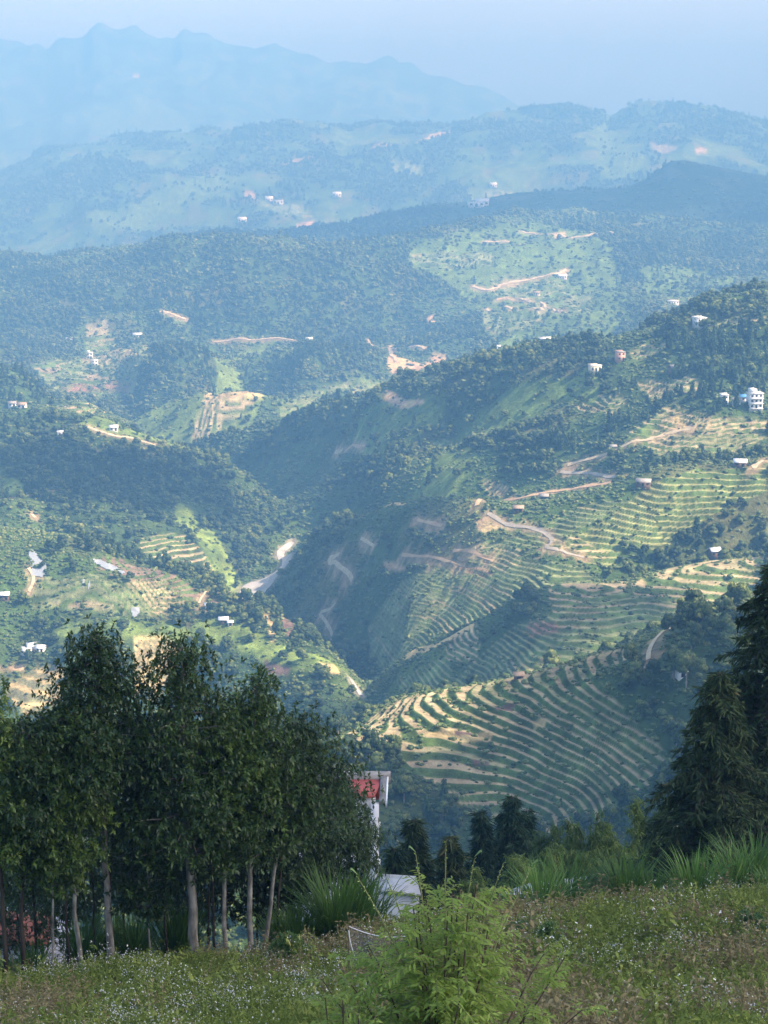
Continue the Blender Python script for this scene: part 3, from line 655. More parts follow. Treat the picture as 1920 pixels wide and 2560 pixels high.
PATHS = [   # name, material, width in metres, way points
 ('valley_road','road',3.4,[(1215,1281),(1249,1303),(1284,1316),(1330,1320),(1365,1332),(1386,1350),(1384,1366),(1353,1372)]),
 ('valley_road','road',3.0,[(1360,1370),(1394,1379),(1434,1388),(1469,1397)]),
 ('dirt_track','soil',2.4,[(1040,1295),(1050,1304),(1076,1309),(1110,1315)]),
 ('dirt_track','soil',2.4,[(1128,1376),(1163,1376),(1203,1391),(1238,1405)]),
 ('dirt_track','soil',1.7,[(1000,1387),(1047,1393),(1093,1397),(1168,1416)]),
 ('dirt_track','sand',2.4,[(850,1390),(818,1394),(827,1410),(851,1419),(874,1433),(882,1454)]),
 ('dirt_track','sand',1.9,[(839,1500),(840,1516),(820,1528),(793,1532),(807,1545),(822,1566),(833,1587),(827,1607)]),
 ('dirt_track','sand',1.8,[(900,1346),(926,1361),(937,1367)]),
 ('ridge_road','soil',4.5,[(1191,1270),(1249,1252),(1307,1246),(1365,1231),(1423,1224),(1481,1213),(1550,1201)]),
 ('hill_road','road',3.2,[(1394,1180),(1469,1181),(1550,1194)]),
 ('dirt_track','sand',3.0,[(1411,1167),(1434,1155),(1539,1126),(1596,1103),(1631,1097),(1672,1083),(1735,1068)]),
 ('dirt_track','sand',3.4,[(1874,1180),(1886,1161),(1918,1149)]),
 ('dirt_track','sand',6.5,[(1180,715),(1220,727),(1267,709),(1330,698),(1388,686),(1417,673)]),
 ('dirt_track','sand',5.0,[(1272,744),(1330,756),(1365,770),(1405,781)]),
 ('dirt_track','sand',7.0,[(1215,772),(1284,774),(1359,778)]),
 ('dirt_track','soil',7.0,[(1238,751),(1284,751)]),
 ('dirt_track','sand',6.0,[(1301,579),(1400,584),(1423,596),(1481,584),(1550,584)]),
 ('dirt_track','sand',5.0,[(1209,605),(1278,605)]),
 ('dirt_track','soil',8.0,[(1041,814),(1093,805)]),
 ('dirt_track','sand',7.0,[(1064,874),(977,874),(978,890),(990,905)]),
 ('dirt_track','sand',4.0,[(527,854),(620,850),(735,851)]),
 ('dirt_track','sand',5.0,[(393,785),(469,799)]),
 ('dirt_track','sand',4.0,[(920,848),(926,863),(955,869)]),
 ('dirt_track','sand',3.5,[(214,1065),(278,1092),(340,1096),(393,1115)]),
 ('dirt_track','sand',3.0,[(75,1280),(93,1300)]),
 ('dirt_track','sand',3.0,[(67,1416),(93,1448),(67,1485)]),
 ('dirt_track','sand',2.2,[(518,1477),(506,1490),(495,1511)]),
 ('dirt_track','soil',2.4,[(860,1130),(900,1118),(915,1115)]),
 ('dirt_track','sand',2.2,[(1620,1660),(1622,1620),(1650,1590),(1683,1564),(1753,1558)]),
 ('dirt_track','sand',2.5,[(835,1128),(860,1122)]),
 ('river','river',[5,6,7,8,9,10,11,13,20,26,26,16],[(735,1352),(712,1370),(700,1380),(712,1392),(722,1405),(708,1420),(690,1432),(680,1446),(664,1460),(645,1472),(622,1482),(598,1492)]),
 ('river','river',[3.5,4,4],[(872,1690),(893,1722),(906,1745)]),
]
PATHW = []
for nm, mt, wd, pts in PATHS:
    W3 = [ground_hit(*p) for p in pts]
    W3 = [w for w in W3 if w is not None]
    A = np.array([w[:] for w in W3]); ww = np.full(len(A), wd, float) if np.isscalar(wd) else np.array(wd, float)[:len(A)]
    d = np.concatenate([[0], np.cumsum(np.maximum(np.linalg.norm(np.diff(A[:, :2], axis=0), axis=1), .1))])
    n = max(int(d[-1]/3.0), 8); t = np.linspace(0, d[-1], n)
    # cubic-like smoothing of the way points
    C = np.stack([np.interp(t, d, A[:, k]) for k in (0, 1)], 1); w_ = np.interp(t, d, ww)
    kk = max(int(8/max(d[-1]/n, .5)), 1)
    ker = np.ones(2*kk+1)/(2*kk+1)
    Cp = np.pad(C, ((kk, kk), (0, 0)), mode='edge')
    C2 = np.stack([np.convolve(Cp[:, k], ker, 'valid') for k in (0, 1)], 1)
    C = C2
    T2 = np.gradient(C, axis=0); T2 /= np.linalg.norm(T2, axis=1)[:, None]+1e-9
    Nn = np.stack([-T2[:, 1], T2[:, 0]], 1)
    w_ = w_*(1+.35*perlin(C[:, 0]/9, C[:, 1]/9))*(.62 if nm != 'river' else .72)
    PATHW.append((nm, mt, C, Nn, w_))

# bare, trodden verges and cut banks beside the tracks
for nm, mt, C, Nn, w_ in PATHW:
    lo = C.min(0)-14; hi = C.max(0)+14
    m = (GX > lo[0]) & (GX < hi[0]) & (GY > lo[1]) & (GY < hi[1]); ii, jj = np.nonzero(m)
    if not len(ii): continue
    st = max(len(C)//60, 1); Cs, ws_ = C[::st], w_[::st]
    d_ = np.full(len(ii), 1e9)
    for (cx, cy), wv in zip(Cs, ws_): d_ = np.minimum(d_, np.hypot(GX[ii, jj]-cx, GY[ii, jj]-cy) - wv*.5)
    ns = fbm(GX[ii, jj]/7., GY[ii, jj]/7., 3)
    k = .8*(1-sstep(-.5, 4.5*(1 if C[:, 1].mean() < 1600 else 1.8), d_ + 3.5*ns))
    cc = np.array([.30, .27, .21]) if nm == 'river' else np.array([.33, .25, .15])
    cover[ii, jj] = cover[ii, jj]*(1-k[:, None]) + cc*k[:, None]
    dens[ii, jj] *= 1-.8*k
    GZ[ii, jj] += k*.5*ns
land_object('terrain', 3, 25, m_land)
land_object('far_hills', 25, 28, m_land)
land_object('mountains', 28, 32, m_land)

# ---------------------------------------------------------------- haze
m_haze = bpy.data.materials.new('haze'); m_haze.use_nodes = True
nt = m_haze.node_tree
nt.nodes.remove(nt.nodes['Principled BSDF'])
pv = nt.nodes.new('ShaderNodeVolumePrincipled'); pv.inputs['Density'].default_value = HAZE_DENSITY
pv.inputs['Color'].default_value = HAZE_COLOR; pv.inputs['Absorption Color'].default_value = HAZE_ABSORB; pv.inputs['Anisotropy'].default_value = HAZE_ANISO
nt.links.new(pv.outputs[0], nt.nodes['Material Output'].inputs['Volume'])
zlo, zhi = float(GZ.min())-3, float(GZ.max())+25
hb = MB().box((0, 5600, (zlo+zhi)/2), (12600, 11600, zhi-zlo)).build('haze', m_haze, smooth=False)
tag(hb, kind='stuff')
print('haze box', zlo, zhi)

_Sg = GZ/GY
# ---------------------------------------------------------------- tree crowns
rng = np.random.RandomState(11)
def ico(sub):
    t = (1+5**.5)/2
    V = [(-1,t,0),(1,t,0),(-1,-t,0),(1,-t,0),(0,-1,t),(0,1,t),(0,-1,-t),(0,1,-t),(t,0,-1),(t,0,1),(-t,0,-1),(-t,0,1)]
    F = [(0,11,5),(0,5,1),(0,1,7),(0,7,10),(0,10,11),(1,5,9),(5,11,4),(11,10,2),(10,7,6),(7,1,8),(3,9,4),(3,4,2),(3,2,6),(3,6,8),(3,8,9),(4,9,5),(2,4,11),(6,2,10),(8,6,7),(9,8,1)]
    V = [np.array(v)/np.linalg.norm(v) for v in V]
    for _ in range(sub):
        mid = {}; F2 = []
        def m(a, b):
            k = (min(a,b), max(a,b))
            if k not in mid:
                p = V[a]+V[b]; V.append(p/np.linalg.norm(p)); mid[k] = len(V)-1
            return mid[k]
        for a, b, c in F:
            x, y, z = m(a,b), m(b,c), m(c,a); F2 += [(a,x,z),(b,y,x),(c,z,y),(x,y,z)]
        F = F2
    return np.array(V), np.array(F)
ICO1, ICO2 = ico(1), ico(2)
def leaf_quads(P, D, L, W, droop=.25, roll=None, fold=False):
    """kite leaves at P pointing along D"""
    n = len(P); D = D/np.linalg.norm(D, axis=1)[:, None]
    up = np.array([0, 0, 1.0]) + rng.normal(0, .35 if roll is None else roll, (n, 3))
    S = np.cross(D, up); S /= np.linalg.norm(S, axis=1)[:, None]+1e-9
    L = np.broadcast_to(L, n)[:, None]; W = np.broadcast_to(W, n)[:, None]
    dr = np.array([0, 0, -1.0])*droop*L
    a = P; b = P + D*L*.5 + S*W*.5 + dr*.25; c = P + D*L + dr; d = P + D*L*.5 - S*W*.5 + dr*.25
    V = np.stack([a, b, c, d], 1).reshape(-1, 3)
    F = np.arange(4*n).reshape(-1, 4)
    return V, F
def blob_crown(kind, seed):
    """crown of about unit radius and height for hillside trees; base at z=0"""
    r = np.random.RandomState(seed); mb = MB()
    if kind == 'broad':
        for i in range(13):
            th = r.uniform(0, 6.28); q = r.uniform(0, .62)**.8 if i else 0
            h = r.uniform(.35, 1.25)*(1-.5*q) + .2
            rad = r.uniform(.30, .52); cc = np.array([q*math.cos(th), q*math.sin(th), h]); tone = r.uniform(0, 1)
            V, F = ICO1
            mb.add(V*(1+.2*r.normal(size=(len(V), 1)))*[rad*.8, rad*.8, rad*.6] + cc, F, tone*.6)
            U = r.normal(size=(60, 3)); U[:, 2] = np.abs(U[:, 2])*1.0 - .35; U /= np.linalg.norm(U, axis=1)[:, None]
            P_ = cc + U*[rad, rad, rad*.78]*r.uniform(.8, 1.08, (60, 1))
            T_ = np.cross(U, r.normal(size=(60, 3))); T_ = T_/np.linalg.norm(T_, axis=1)[:, None] + U*.35
            S_ = np.cross(U, T_); S_ /= np.linalg.norm(S_, axis=1)[:, None]
            L_ = r.uniform(.10, .2, (60, 1)); W_ = L_*.75
            Q = np.stack([P_-T_*L_*.5, P_+S_*W_*.5, P_+T_*L_*.6, P_-S_*W_*.5], 1).reshape(-1, 3)
            mb.add(Q, np.arange(240).reshape(-1, 4), np.repeat(np.clip(tone + r.normal(0, .3, 60), 0, 1), 4))
    elif kind == 'conifer':
        P = []; D = []
        for lv in range(16):
            z = .15 + lv/16*2.7; rr = .62*(1-lv/17.)**.9 + .03
            m = int(8 + 10*(1-lv/16))
            th = r.uniform(0, 6.28, m)
            for t in th:
                for q in (.25, .6):
                    P.append((rr*q*math.cos(t), rr*q*math.sin(t), z)); D.append((math.cos(t), math.sin(t), -.1+r.normal()*.2))
        P = np.array(P); D = np.array(D)
        V, F = leaf_quads(P, D, r.uniform(.25, .45, len(P)), .24, .35, .5)
        mb.add(V, F, np.repeat(r.uniform(0, 1, len(P)), 4))
        mb.tube([(0,0,0),(0,0,1.5),(0,0,2.9)], [.2, .16, .02], 6)
    elif kind == 'plume':                                   # bamboo and banana-like plumes
        for i in range(14):
            t = r.uniform(0, 6.28); ln = r.uniform(.3, .75)
            n = 12
            s_ = np.linspace(.2, 1, n)
            base = np.stack([ln*s_**2*math.cos(t), ln*s_**2*math.sin(t), 1.9*s_ - .5*s_**3], 1)
            P = np.repeat(base, 5, 0) + r.normal(0, .06, (n*5, 3)); D = r.normal(0, 1, P.shape) + [0, 0, -.3]
            V, F = leaf_quads(P, D, r.uniform(.18, .34, len(P)), .09, .5, .9)
            mb.add(V, F, np.repeat(r.uniform(0, 1, len(P)), 4))
    elif kind == 'bush':
        for i in range(6):
            th = r.uniform(0, 6.28); q = r.uniform(0, .7)
            V, F = ICO1; rad = r.uniform(.3, .5)
            V = V*(1+.25*r.normal(size=(len(V), 1)))*[rad, rad, rad*.75] + [q*math.cos(th), q*math.sin(th), rad*.5]
            mb.add(V, F, r.uniform(0, 1))
    return mb
m_leaf_a = leaf_mat('hillside_leaves', (.022,.046,.012), (.10,.145,.028), (.21,.23,.055), trans=.15, attr='tone', scale=.35)
m_leaf_c = leaf_mat('hillside_conifer_leaves', (.018,.045,.018), (.060,.115,.035), trans=.1, attr='tone', scale=.35)
m_leaf_p = leaf_mat('bamboo_leaves_far', (.05,.10,.022), (.12,.19,.05), trans=.25, attr='tone', scale=.4)
m_leaf_b = leaf_mat('bush_leaves', (.036,.070,.018), (.11,.155,.036), (.19,.21,.07), trans=.1, attr='tone', scale=.5)
m_bark_far = noise_mat('pale_bark', (.16,.14,.11), (.36,.33,.28), 3, .9)
CM = {}
for nm, kd, sd, mt in (('broad0','broad',1,m_leaf_a),('broad1','broad',2,m_leaf_a),('broad2','broad',5,m_leaf_a),
                       ('conif0','conifer',3,m_leaf_c),('conif1','conifer',6,m_leaf_c),('plume0','plume',4,m_leaf_p),('bush0','bush',8,m_leaf_b),('bush1','bush',9,m_leaf_b)):
    me = blob_crown(kd, sd).data(nm, False, 'tone'); me.materials.append(mt); CM[nm] = me

# ---------------------------------------------------------------- plant the hillsides
runmax = np.maximum.accumulate(_Sg - 0.0, axis=0)
prev = np.vstack([np.full((1, len(UC)), -9), runmax[:-1]])
visible = (_Sg + .0045 + 9/GY) >= prev
inview = (UC > -.27) & (UC < .27)
dY = np.gradient(GY, axis=0); dX = np.gradient(GX, axis=1)
area = np.abs(dY*dX)
def scatter(rho, seed):
    r = np.random.RandomState(seed)
    lam = rho*area*visible*inview[None, :]
    k = r.poisson(np.clip(lam, 0, 50))
    ii, jj = np.nonzero(k)
    rep = k[ii, jj]; ii = np.repeat(ii, rep); jj = np.repeat(jj, rep)
    a = r.uniform(-.5, .5, len(ii)); b_ = r.uniform(-.5, .5, len(ii))
    i2 = np.clip(ii+np.where(a > 0, 1, -1), 0, len(TT)-1); j2 = np.clip(jj+np.where(b_ > 0, 1, -1), 0, len(UC)-1)
    aa, bb = np.abs(a), np.abs(b_)
    def lerp(G): return G[ii,jj] + (G[i2,jj]-G[ii,jj])*aa + (G[ii,j2]-G[ii,jj])*bb
    return np.stack([lerp(GX), lerp(GY), lerp(GZ)], 1), ii, jj
TB = TG
ok_t = (TB > 5.6) & (TB < 27.9)
rad_of = lambda Y: np.interp(Y, [400, 900, 1600, 2800, 4600, 6000], [2.5, 2.7, 2.8, 3.2, 4.6, 5.6])
rad = rad_of(GY)
rho_tree = np.where(ok_t, np.clip(dens - .12, 0, 1)**1.3 * .42/(rad**2), 0)
rho_tree[GY > 3400] *= .8
# keep the river bed free
RIVER = [(735,1352),(712,1372),(700,1376),(690,1385),(720,1392),(722,1408),(708,1418),(690,1432),(678,1446),(668,1456),(640,1468),(628,1480),(604,1490)]
def near_px(P, path, w):
    m = np.zeros(len(P), bool)
    x, y = pix(P[:,0]/P[:,1], P[:,2]/P[:,1])
    for (a0,b0),(a1,b1) in zip(path[:-1], path[1:]):
        t = np.clip(((x-a0)*(a1-a0)+(y-b0)*(b1-b0))/((a1-a0)**2+(b1-b0)**2+1e-9), 0, 1)
        m |= ((x-a0-t*(a1-a0))**2 + ((y-b0-t*(b1-b0))*2)**2) < w*w
    return m
P, ii, jj = scatter(rho_tree, 3)
def clear_paths(P, extra):
    m = np.ones(len(P), bool)
    for nm, mt, C, Nn, w_ in PATHW:
        lo = C.min(0)-25; hi = C.max(0)+25
        s_ = np.where((P[:,0]>lo[0])&(P[:,0]<hi[0])&(P[:,1]>lo[1])&(P[:,1]<hi[1]))[0]
        if not len(s_): continue
        d = np.sqrt(((P[s_][:, None, :2]-C[None])**2).sum(-1)) - w_[None]*.5
        # trees standing just on the camera's side of a path would hide it
        side = (P[s_][:, None, 1] < C[None, :, 1])*1.6
        m[s_[(d < extra*(1+side)).any(1)]] = False
    return m
keep = clear_paths(P, 1.6)
P, ii, jj = P[keep], ii[keep], jj[keep]
print('trees', len(P))
kn = perlin(P[:,0]/120.+3, P[:,1]/120.) + rng.normal(0, .25, len(P))
px_, py_ = BPX[ii, jj], BPY[ii, jj]
con = (kn > .45) | (in_poly([(1560,880),(1700,830),(1920,790),(1920,980),(1650,1010),(1400,1130),(1340,1060),(1480,1020),(1560,960)], px_, py_) & (P[:,1] < 1300) & (rng.uniform(size=len(P)) < .8))
plm = (kn < -.62) & (P[:,1] < 2600)
size = rad_of(P[:,1]) * np.exp(np.clip(rng.normal(-.04, .27, len(P)), -.7, .42))
size *= np.where(con, .85, np.where(plm, .8, 1))
order = np.argsort(-(size/P[:,1]))
kindname = np.where(con, 1, np.where(plm, 2, 0))
individual = np.zeros(len(P), bool)
cand = [i for i in order if visible[ii[i], jj[i]] and -.222 < P[i,0]/P[i,1] < .222 and (_Sg[ii[i],jj[i]]+size[i]*1.4/P[i,1]) > prev[ii[i],jj[i]] and py_[i] < 2230]
individual[cand[:290]] = True
def gn_instances(name, P, scale, rot, meshes, pick, label=None):
    """one object that instances the given mesh datablocks on its points"""
    n = len(P)
    me = bpy.data.meshes.new(name); me.vertices.add(n); me.vertices.foreach_set('co', np.asarray(P, np.float32).ravel())
    a = me.attributes.new('sc', 'FLOAT_VECTOR', 'POINT'); a.data.foreach_set('vector', np.asarray(scale, np.float32).ravel())
    a = me.attributes.new('rot', 'FLOAT_VECTOR', 'POINT'); a.data.foreach_set('vector', np.asarray(rot, np.float32).ravel())
    a = me.attributes.new('pick', 'INT', 'POINT'); a.data.foreach_set('value', np.asarray(pick, np.int32))
    o = bpy.data.objects.new(name, me); COL.objects.link(o)
    ng = bpy.data.node_groups.new(name, 'GeometryNodeTree')
    ng.interface.new_socket('Geometry', in_out='INPUT', socket_type='NodeSocketGeometry')
    ng.interface.new_socket('Geometry', in_out='OUTPUT', socket_type='NodeSocketGeometry')
    nn, ll = ng.nodes, ng.links
    gi = nn.new('NodeGroupInput'); go = nn.new('NodeGroupOutput'); jn = nn.new('GeometryNodeJoinGeometry')
    at_s = nn.new('GeometryNodeInputNamedAttribute'); at_s.data_type = 'FLOAT_VECTOR'; at_s.inputs[0].default_value = 'sc'
    at_r = nn.new('GeometryNodeInputNamedAttribute'); at_r.data_type = 'FLOAT_VECTOR'; at_r.inputs[0].default_value = 'rot'
    at_p = nn.new('GeometryNodeInputNamedAttribute'); at_p.data_type = 'INT'; at_p.inputs[0].default_value = 'pick'
    for k, src in enumerate(meshes):
        ob = nn.new('GeometryNodeObjectInfo'); ob.inputs['Object'].default_value = src; ob.inputs['As Instance'].default_value = True
        ob.transform_space = 'ORIGINAL'
        cmpn = nn.new('FunctionNodeCompare'); cmpn.data_type = 'INT'; cmpn.operation = 'EQUAL'
        ll.new(at_p.outputs[0], cmpn.inputs[2]); cmpn.inputs[3].default_value = k
        ip = nn.new('GeometryNodeInstanceOnPoints')
        ll.new(gi.outputs[0], ip.inputs['Points']); ll.new(cmpn.outputs[0], ip.inputs['Selection']); ll.new(ob.outputs['Geometry'], ip.inputs['Instance'])
        ll.new(at_r.outputs[0], ip.inputs['Rotation']); ll.new(at_s.outputs[0], ip.inputs['Scale'])
        ll.new(ip.outputs[0], jn.inputs[0])
    ll.new(jn.outputs[0], go.inputs[0])
    md = o.modifiers.new('scatter', 'NODES'); md.node_group = ng
    tag(o, kind='stuff')
    if label: tag(o, label=label)
    return o

# the trees that show largest stand as trees of their own
m_trunk_mesh = MB().tube([(0,0,-.4),(.02,0,.5),(0,.03,1.1)], [.07,.055,.03], 6).data('trunk'); m_trunk_mesh.materials.append(m_bark_far)
SRC = {}
TREE_LABEL = {0: ('broadleaf_tree', 'round-crowned broadleaf tree in the woods on the near slopes below the terraces', 'tree', 'broadleaf trees on the near slopes'),
              1: ('conifer_tree', 'slim dark conifer standing among the woods on the near slopes', 'tree', 'conifers on the near slopes'),
              2: ('bamboo_plume', 'light green feathery bamboo plume among the woods on the near slopes', 'bamboo', 'bamboo plumes on the near slopes')}
ind = [i for i in order if individual[i]]
rr_ = random.Random(5)
for q, i in enumerate(ind):
    kd = int(kindname[i]); nm, lab, cat, grp = TREE_LABEL[kd]
    mesh = {0: ['broad0','broad1','broad2'], 1: ['conif0','conif1'], 2: ['plume0']}[kd]
    mk = mesh[rr_.randrange(len(mesh))]
    s_ = float(size[i])
    e = empty(nm, tuple(P[i]), rr_.uniform(0, 6.28))
    tag(e, lab, cat, grp)
    z0 = {0: .75, 1: .1, 2: -.1}[kd]*s_
    c = link('crown', CM[mk], None, e, (0, 0, z0)); c.scale = (s_*rr_.uniform(.9, 1.15), s_*rr_.uniform(.9, 1.15), s_*rr_.uniform(.9, 1.3))
    if mk not in SRC: SRC[mk] = c
    if q < 110 and kd == 0:
        t = link('trunk', m_trunk_mesh, None, e); t.scale = (s_, s_, s_*1.3)
for mk in ('broad0','broad1','broad2','conif0','conif1','plume0'):
    if mk not in SRC: print('no source', mk)
rest = ~individual
def forest(name, sel, label, bank):
    n = sel.sum()
    r = np.random.RandomState(n % 1000)
    names = ['broad0','broad1','broad2','conif0','conif1','plume0']
    names = [x for x in names if x in SRC]
    k = kindname[sel]
    pk = np.where(k == 0, r.randint(0, 3, n), np.where(k == 1, 3 + r.randint(0, 2, n), 5))
    s0 = size[sel]
    sc = np.stack([s0*r.uniform(.85, 1.2, n), s0*r.uniform(.85, 1.2, n), s0*r.uniform(.8, 1.35, n)], 1)
    rot = np.stack([r.normal(0, .05, n), r.normal(0, .05, n), r.uniform(0, 6.28, n)], 1)
    PP = P[sel].copy(); PP[:, 2] += s0*np.where(k == 0, bank, 0)
    return gn_instances(name, PP, sc, rot, [SRC[x] for x in names], pk, label)
forest('near_woods', rest & (P[:,1] < 1000), 'mixed green woods on the near slopes around the terraces', .35)
forest('valley_woods', rest & (P[:,1] >= 1000) & (P[:,1] < 3300), 'blue green woods covering the middle hills', .1)
forest('far_woods', rest & (P[:,1] >= 3300), 'hazy woods covering the far ridges', .0)

# low bushes and scrub between the trees
rb = np.interp(GY, [400, 1000, 2000, 3400], [.9, 1.3, 2.2, 3.2])
rho_b = np.where((TB > 5.6) & (TB < 24), np.clip(.20*(1-.6*dens) * (1-open_*.82), 0.0, 1)/(rb**2), 0) * (1-sstep(2600, 3600, GY))
PB, ib, jb = scatter(rho_b*1.9*(1 + .6*(GY < 650)), 9)
PB = PB[clear_paths(PB, 1.0)]
print('bushes', len(PB))
r_ = np.random.RandomState(4); n = len(PB)
s0 = np.interp(PB[:,1], [400, 1000, 2000, 3400], [.75, 1.1, 2.0, 3.0])*np.exp(np.clip(r_.normal(0, .38, n), -.9, .8))
top_bush = []
big = np.argsort(-(s0/PB[:,1]))
bush_src = []
for q, nm in enumerate(('bush0', 'bush1')):
    i = big[q]
    o = link('bush', CM[nm], None, None, tuple(PB[i])); o.scale = (s0[i],)*3
    tag(o, 'low round bush on the near slope below the terraces', 'bush', 'low bushes on the near slope')
    bush_src.append(o)
gn_instances('scrub', PB, np.stack([s0, s0, s0*r_.uniform(.7, 1.2, n)], 1), np.stack([np.zeros(n), np.zeros(n), r_.uniform(0, 6.28, n)], 1), bush_src, r_.randint(0, 2, n), 'low scrub scattered over the open slopes')

print('TREES', len(P), 'BUSHES', len(PB))

# ---------------------------------------------------------------- roads, tracks, river, ponds
m_road = noise_mat('concrete_road', (.25,.23,.19), (.37,.33,.26), .6, .9)
m_soil = noise_mat('orange_soil', (.36,.24,.14), (.50,.37,.22), .25, .95, .4, dist=.3)
m_sand = noise_mat('sandy_track', (.36,.30,.19), (.54,.45,.30), .3, .95)
m_river = noise_mat('river_gravel', (.26,.26,.25), (.44,.43,.40), .12, .7)
MM = {'road': m_road, 'soil': m_soil, 'sand': m_sand, 'river': m_river}
for nm, mt, C, Nn, w_ in PATHW:
    off = np.array([-.5, -.17, .17, .5])
    V = C[:, None, :] + Nn[:, None, :]*(off[None, :, None]*w_[:, None, None])
    lift = .35 if C[:, 1].mean() < 1600 else .9
    Zv = np.array([[land_z(x, y)+lift for x, y in row] for row in V])
    V = np.concatenate([V, Zv[..., None]], -1).reshape(-1, 3)
    i = np.arange(len(C)-1)[:, None]*4; j = np.arange(3)[None, :]
    F = np.stack([i+j, i+j+1, i+j+5, i+j+4], -1).reshape(-1, 4)
    o = link(nm, mesh_np(nm, V, F), MM[mt]); tag(o, kind='structure')
def drape(name, poly, m, lift=.4, step=5, level=False):
    P = np.array(poly, float)
    xs = np.arange(P[:,0].min(), P[:,0].max()+step, step); ys = np.arange(P[:,1].min(), P[:,1].max()+step, step*.5)
    Xg, Yg = np.meshgrid(xs, ys); ins = in_poly(poly, Xg, Yg)
    idx = -np.ones(Xg.shape, int); V = []
    F = []
    def vid(a, b):
        if idx[a, b] < 0:
            h = ground_hit(Xg[a, b], Yg[a, b])
            if h is None: return -1
            idx[a, b] = len(V); V.append((h.x, h.y, h.z+lift))
        return idx[a, b]
    for a in range(len(ys)-1):
        for b in range(len(xs)-1):
            if ins[a:a+2, b:b+2].sum() >= 3:
                q = [vid(a,b), vid(a,b+1), vid(a+1,b+1), vid(a+1,b)]
                if min(q) >= 0: F.append(q)
    if not F: print('no drape', name, poly[0]); return
    V = np.array(V)
    if level: V[:, 2] = V[:, 2].max()*.3 + V[:, 2]*.7
    o = link(name, mesh_np(name, V, np.array(F)), m); tag(o, kind='structure'); return o
m_pond, nt_, b_ = new_mat('milky_paddy_water')
b_.inputs['Base Color'].default_value = (.27,.30,.32,1); b_.inputs['Roughness'].default_value = .35; b_.inputs['Specular IOR Level'].default_value = .6
drape('paddy_water', [(68,1373),(80,1372),(98,1390),(117,1410),(118,1430),(108,1445),(80,1440),(75,1410)], m_pond, step=4)
drape('paddy_water', [(228,1396),(250,1400),(290,1418),(314,1432),(308,1438),(270,1425),(240,1412)], m_pond, step=4)
drape('paddy_water', [(205,1448),(213,1450),(208,1475),(204,1474)], m_pond, step=2.5)
drape('paddy_water', [(222,1452),(228,1454),(224,1476),(218,1474)], m_pond, step=2.5)
drape('paddy_water', [(325,1520),(350,1518),(352,1530),(340,1545),(330,1540)], m_pond, step=3)

# ---------------------------------------------------------------- houses on the hillsides
m_white = noise_mat('white_plaster', (.62,.62,.60), (.80,.80,.78), 1.2, .85)
m_cream = noise_mat('cream_plaster', (.62,.54,.40), (.76,.68,.52), 1.2, .85)
m_pink = noise_mat('bare_brick_wall', (.42,.24,.19), (.58,.38,.30), 2.0, .9)
m_conc = noise_mat('weathered_concrete', (.16,.155,.145), (.36,.35,.33), 1.5, .9, .2)
def ribbed(m, k=9.0):
    nt = m.node_tree; N, L = nt.nodes, nt.links; b = N['Principled BSDF']
    tc = N.new('ShaderNodeTexCoord'); w = N.new('ShaderNodeTexWave'); w.inputs['Scale'].default_value = k; L.new(tc.outputs['Object'], w.inputs['Vector'])
    bp = N.new('ShaderNodeBump'); bp.inputs['Strength'].default_value = .8; bp.inputs['Distance'].default_value = .05; L.new(w.outputs['Fac'], bp.inputs['Height']); L.new(bp.outputs[0], b.inputs['Normal'])
    return m
m_sheet = noise_mat('pale_sheet_roof', (.60,.62,.64), (.82,.84,.85), .8, .5, spec=.5)
m_tile = noise_mat('grey_tile_roof', (.20,.19,.18), (.34,.32,.30), 2.5, .85)
m_brownroof = noise_mat('brown_fibre_roof', (.24,.17,.12), (.38,.29,.21), 2.5, .85)
m_blue = noise_mat('blue_sheet_roof', (.08,.25,.50), (.12,.34,.62), 1.0, .5)
m_red = noise_mat('red_sheet_roof', (.26,.055,.05), (.38,.09,.08), .7, .55)
m_dark = noise_mat('dark_opening', (.015,.018,.022), (.04,.045,.05), 3, .3)
m_wood = noise_mat('dark_wood', (.09,.055,.035), (.18,.12,.08), 4, .85)
def windows(mb_parent, w, d, h, storeys, n, parent, side_n=2):
    sh = h/storeys
    for st in range(storeys):
        z = st*sh + sh*.55
        for k in range(n):
            x = -w/2 + (k+.5)*w/n
            nm = 'door' if (st == 0 and k == n//2) else 'window'
            hh = sh*.72 if nm == 'door' else sh*.42
            zz = sh*.36 if nm == 'door' else z
            MB().box((x, -d/2-.03, zz), (w/n*.5, .1, hh)).build(nm, m_dark, parent, False)
        for k in range(side_n):
            y = -d/2 + (k+.5)*d/side_n
            MB().box((w/2+.03, y, z), (.1, d/side_n*.4, sh*.4)).build('window', m_dark, parent, False)
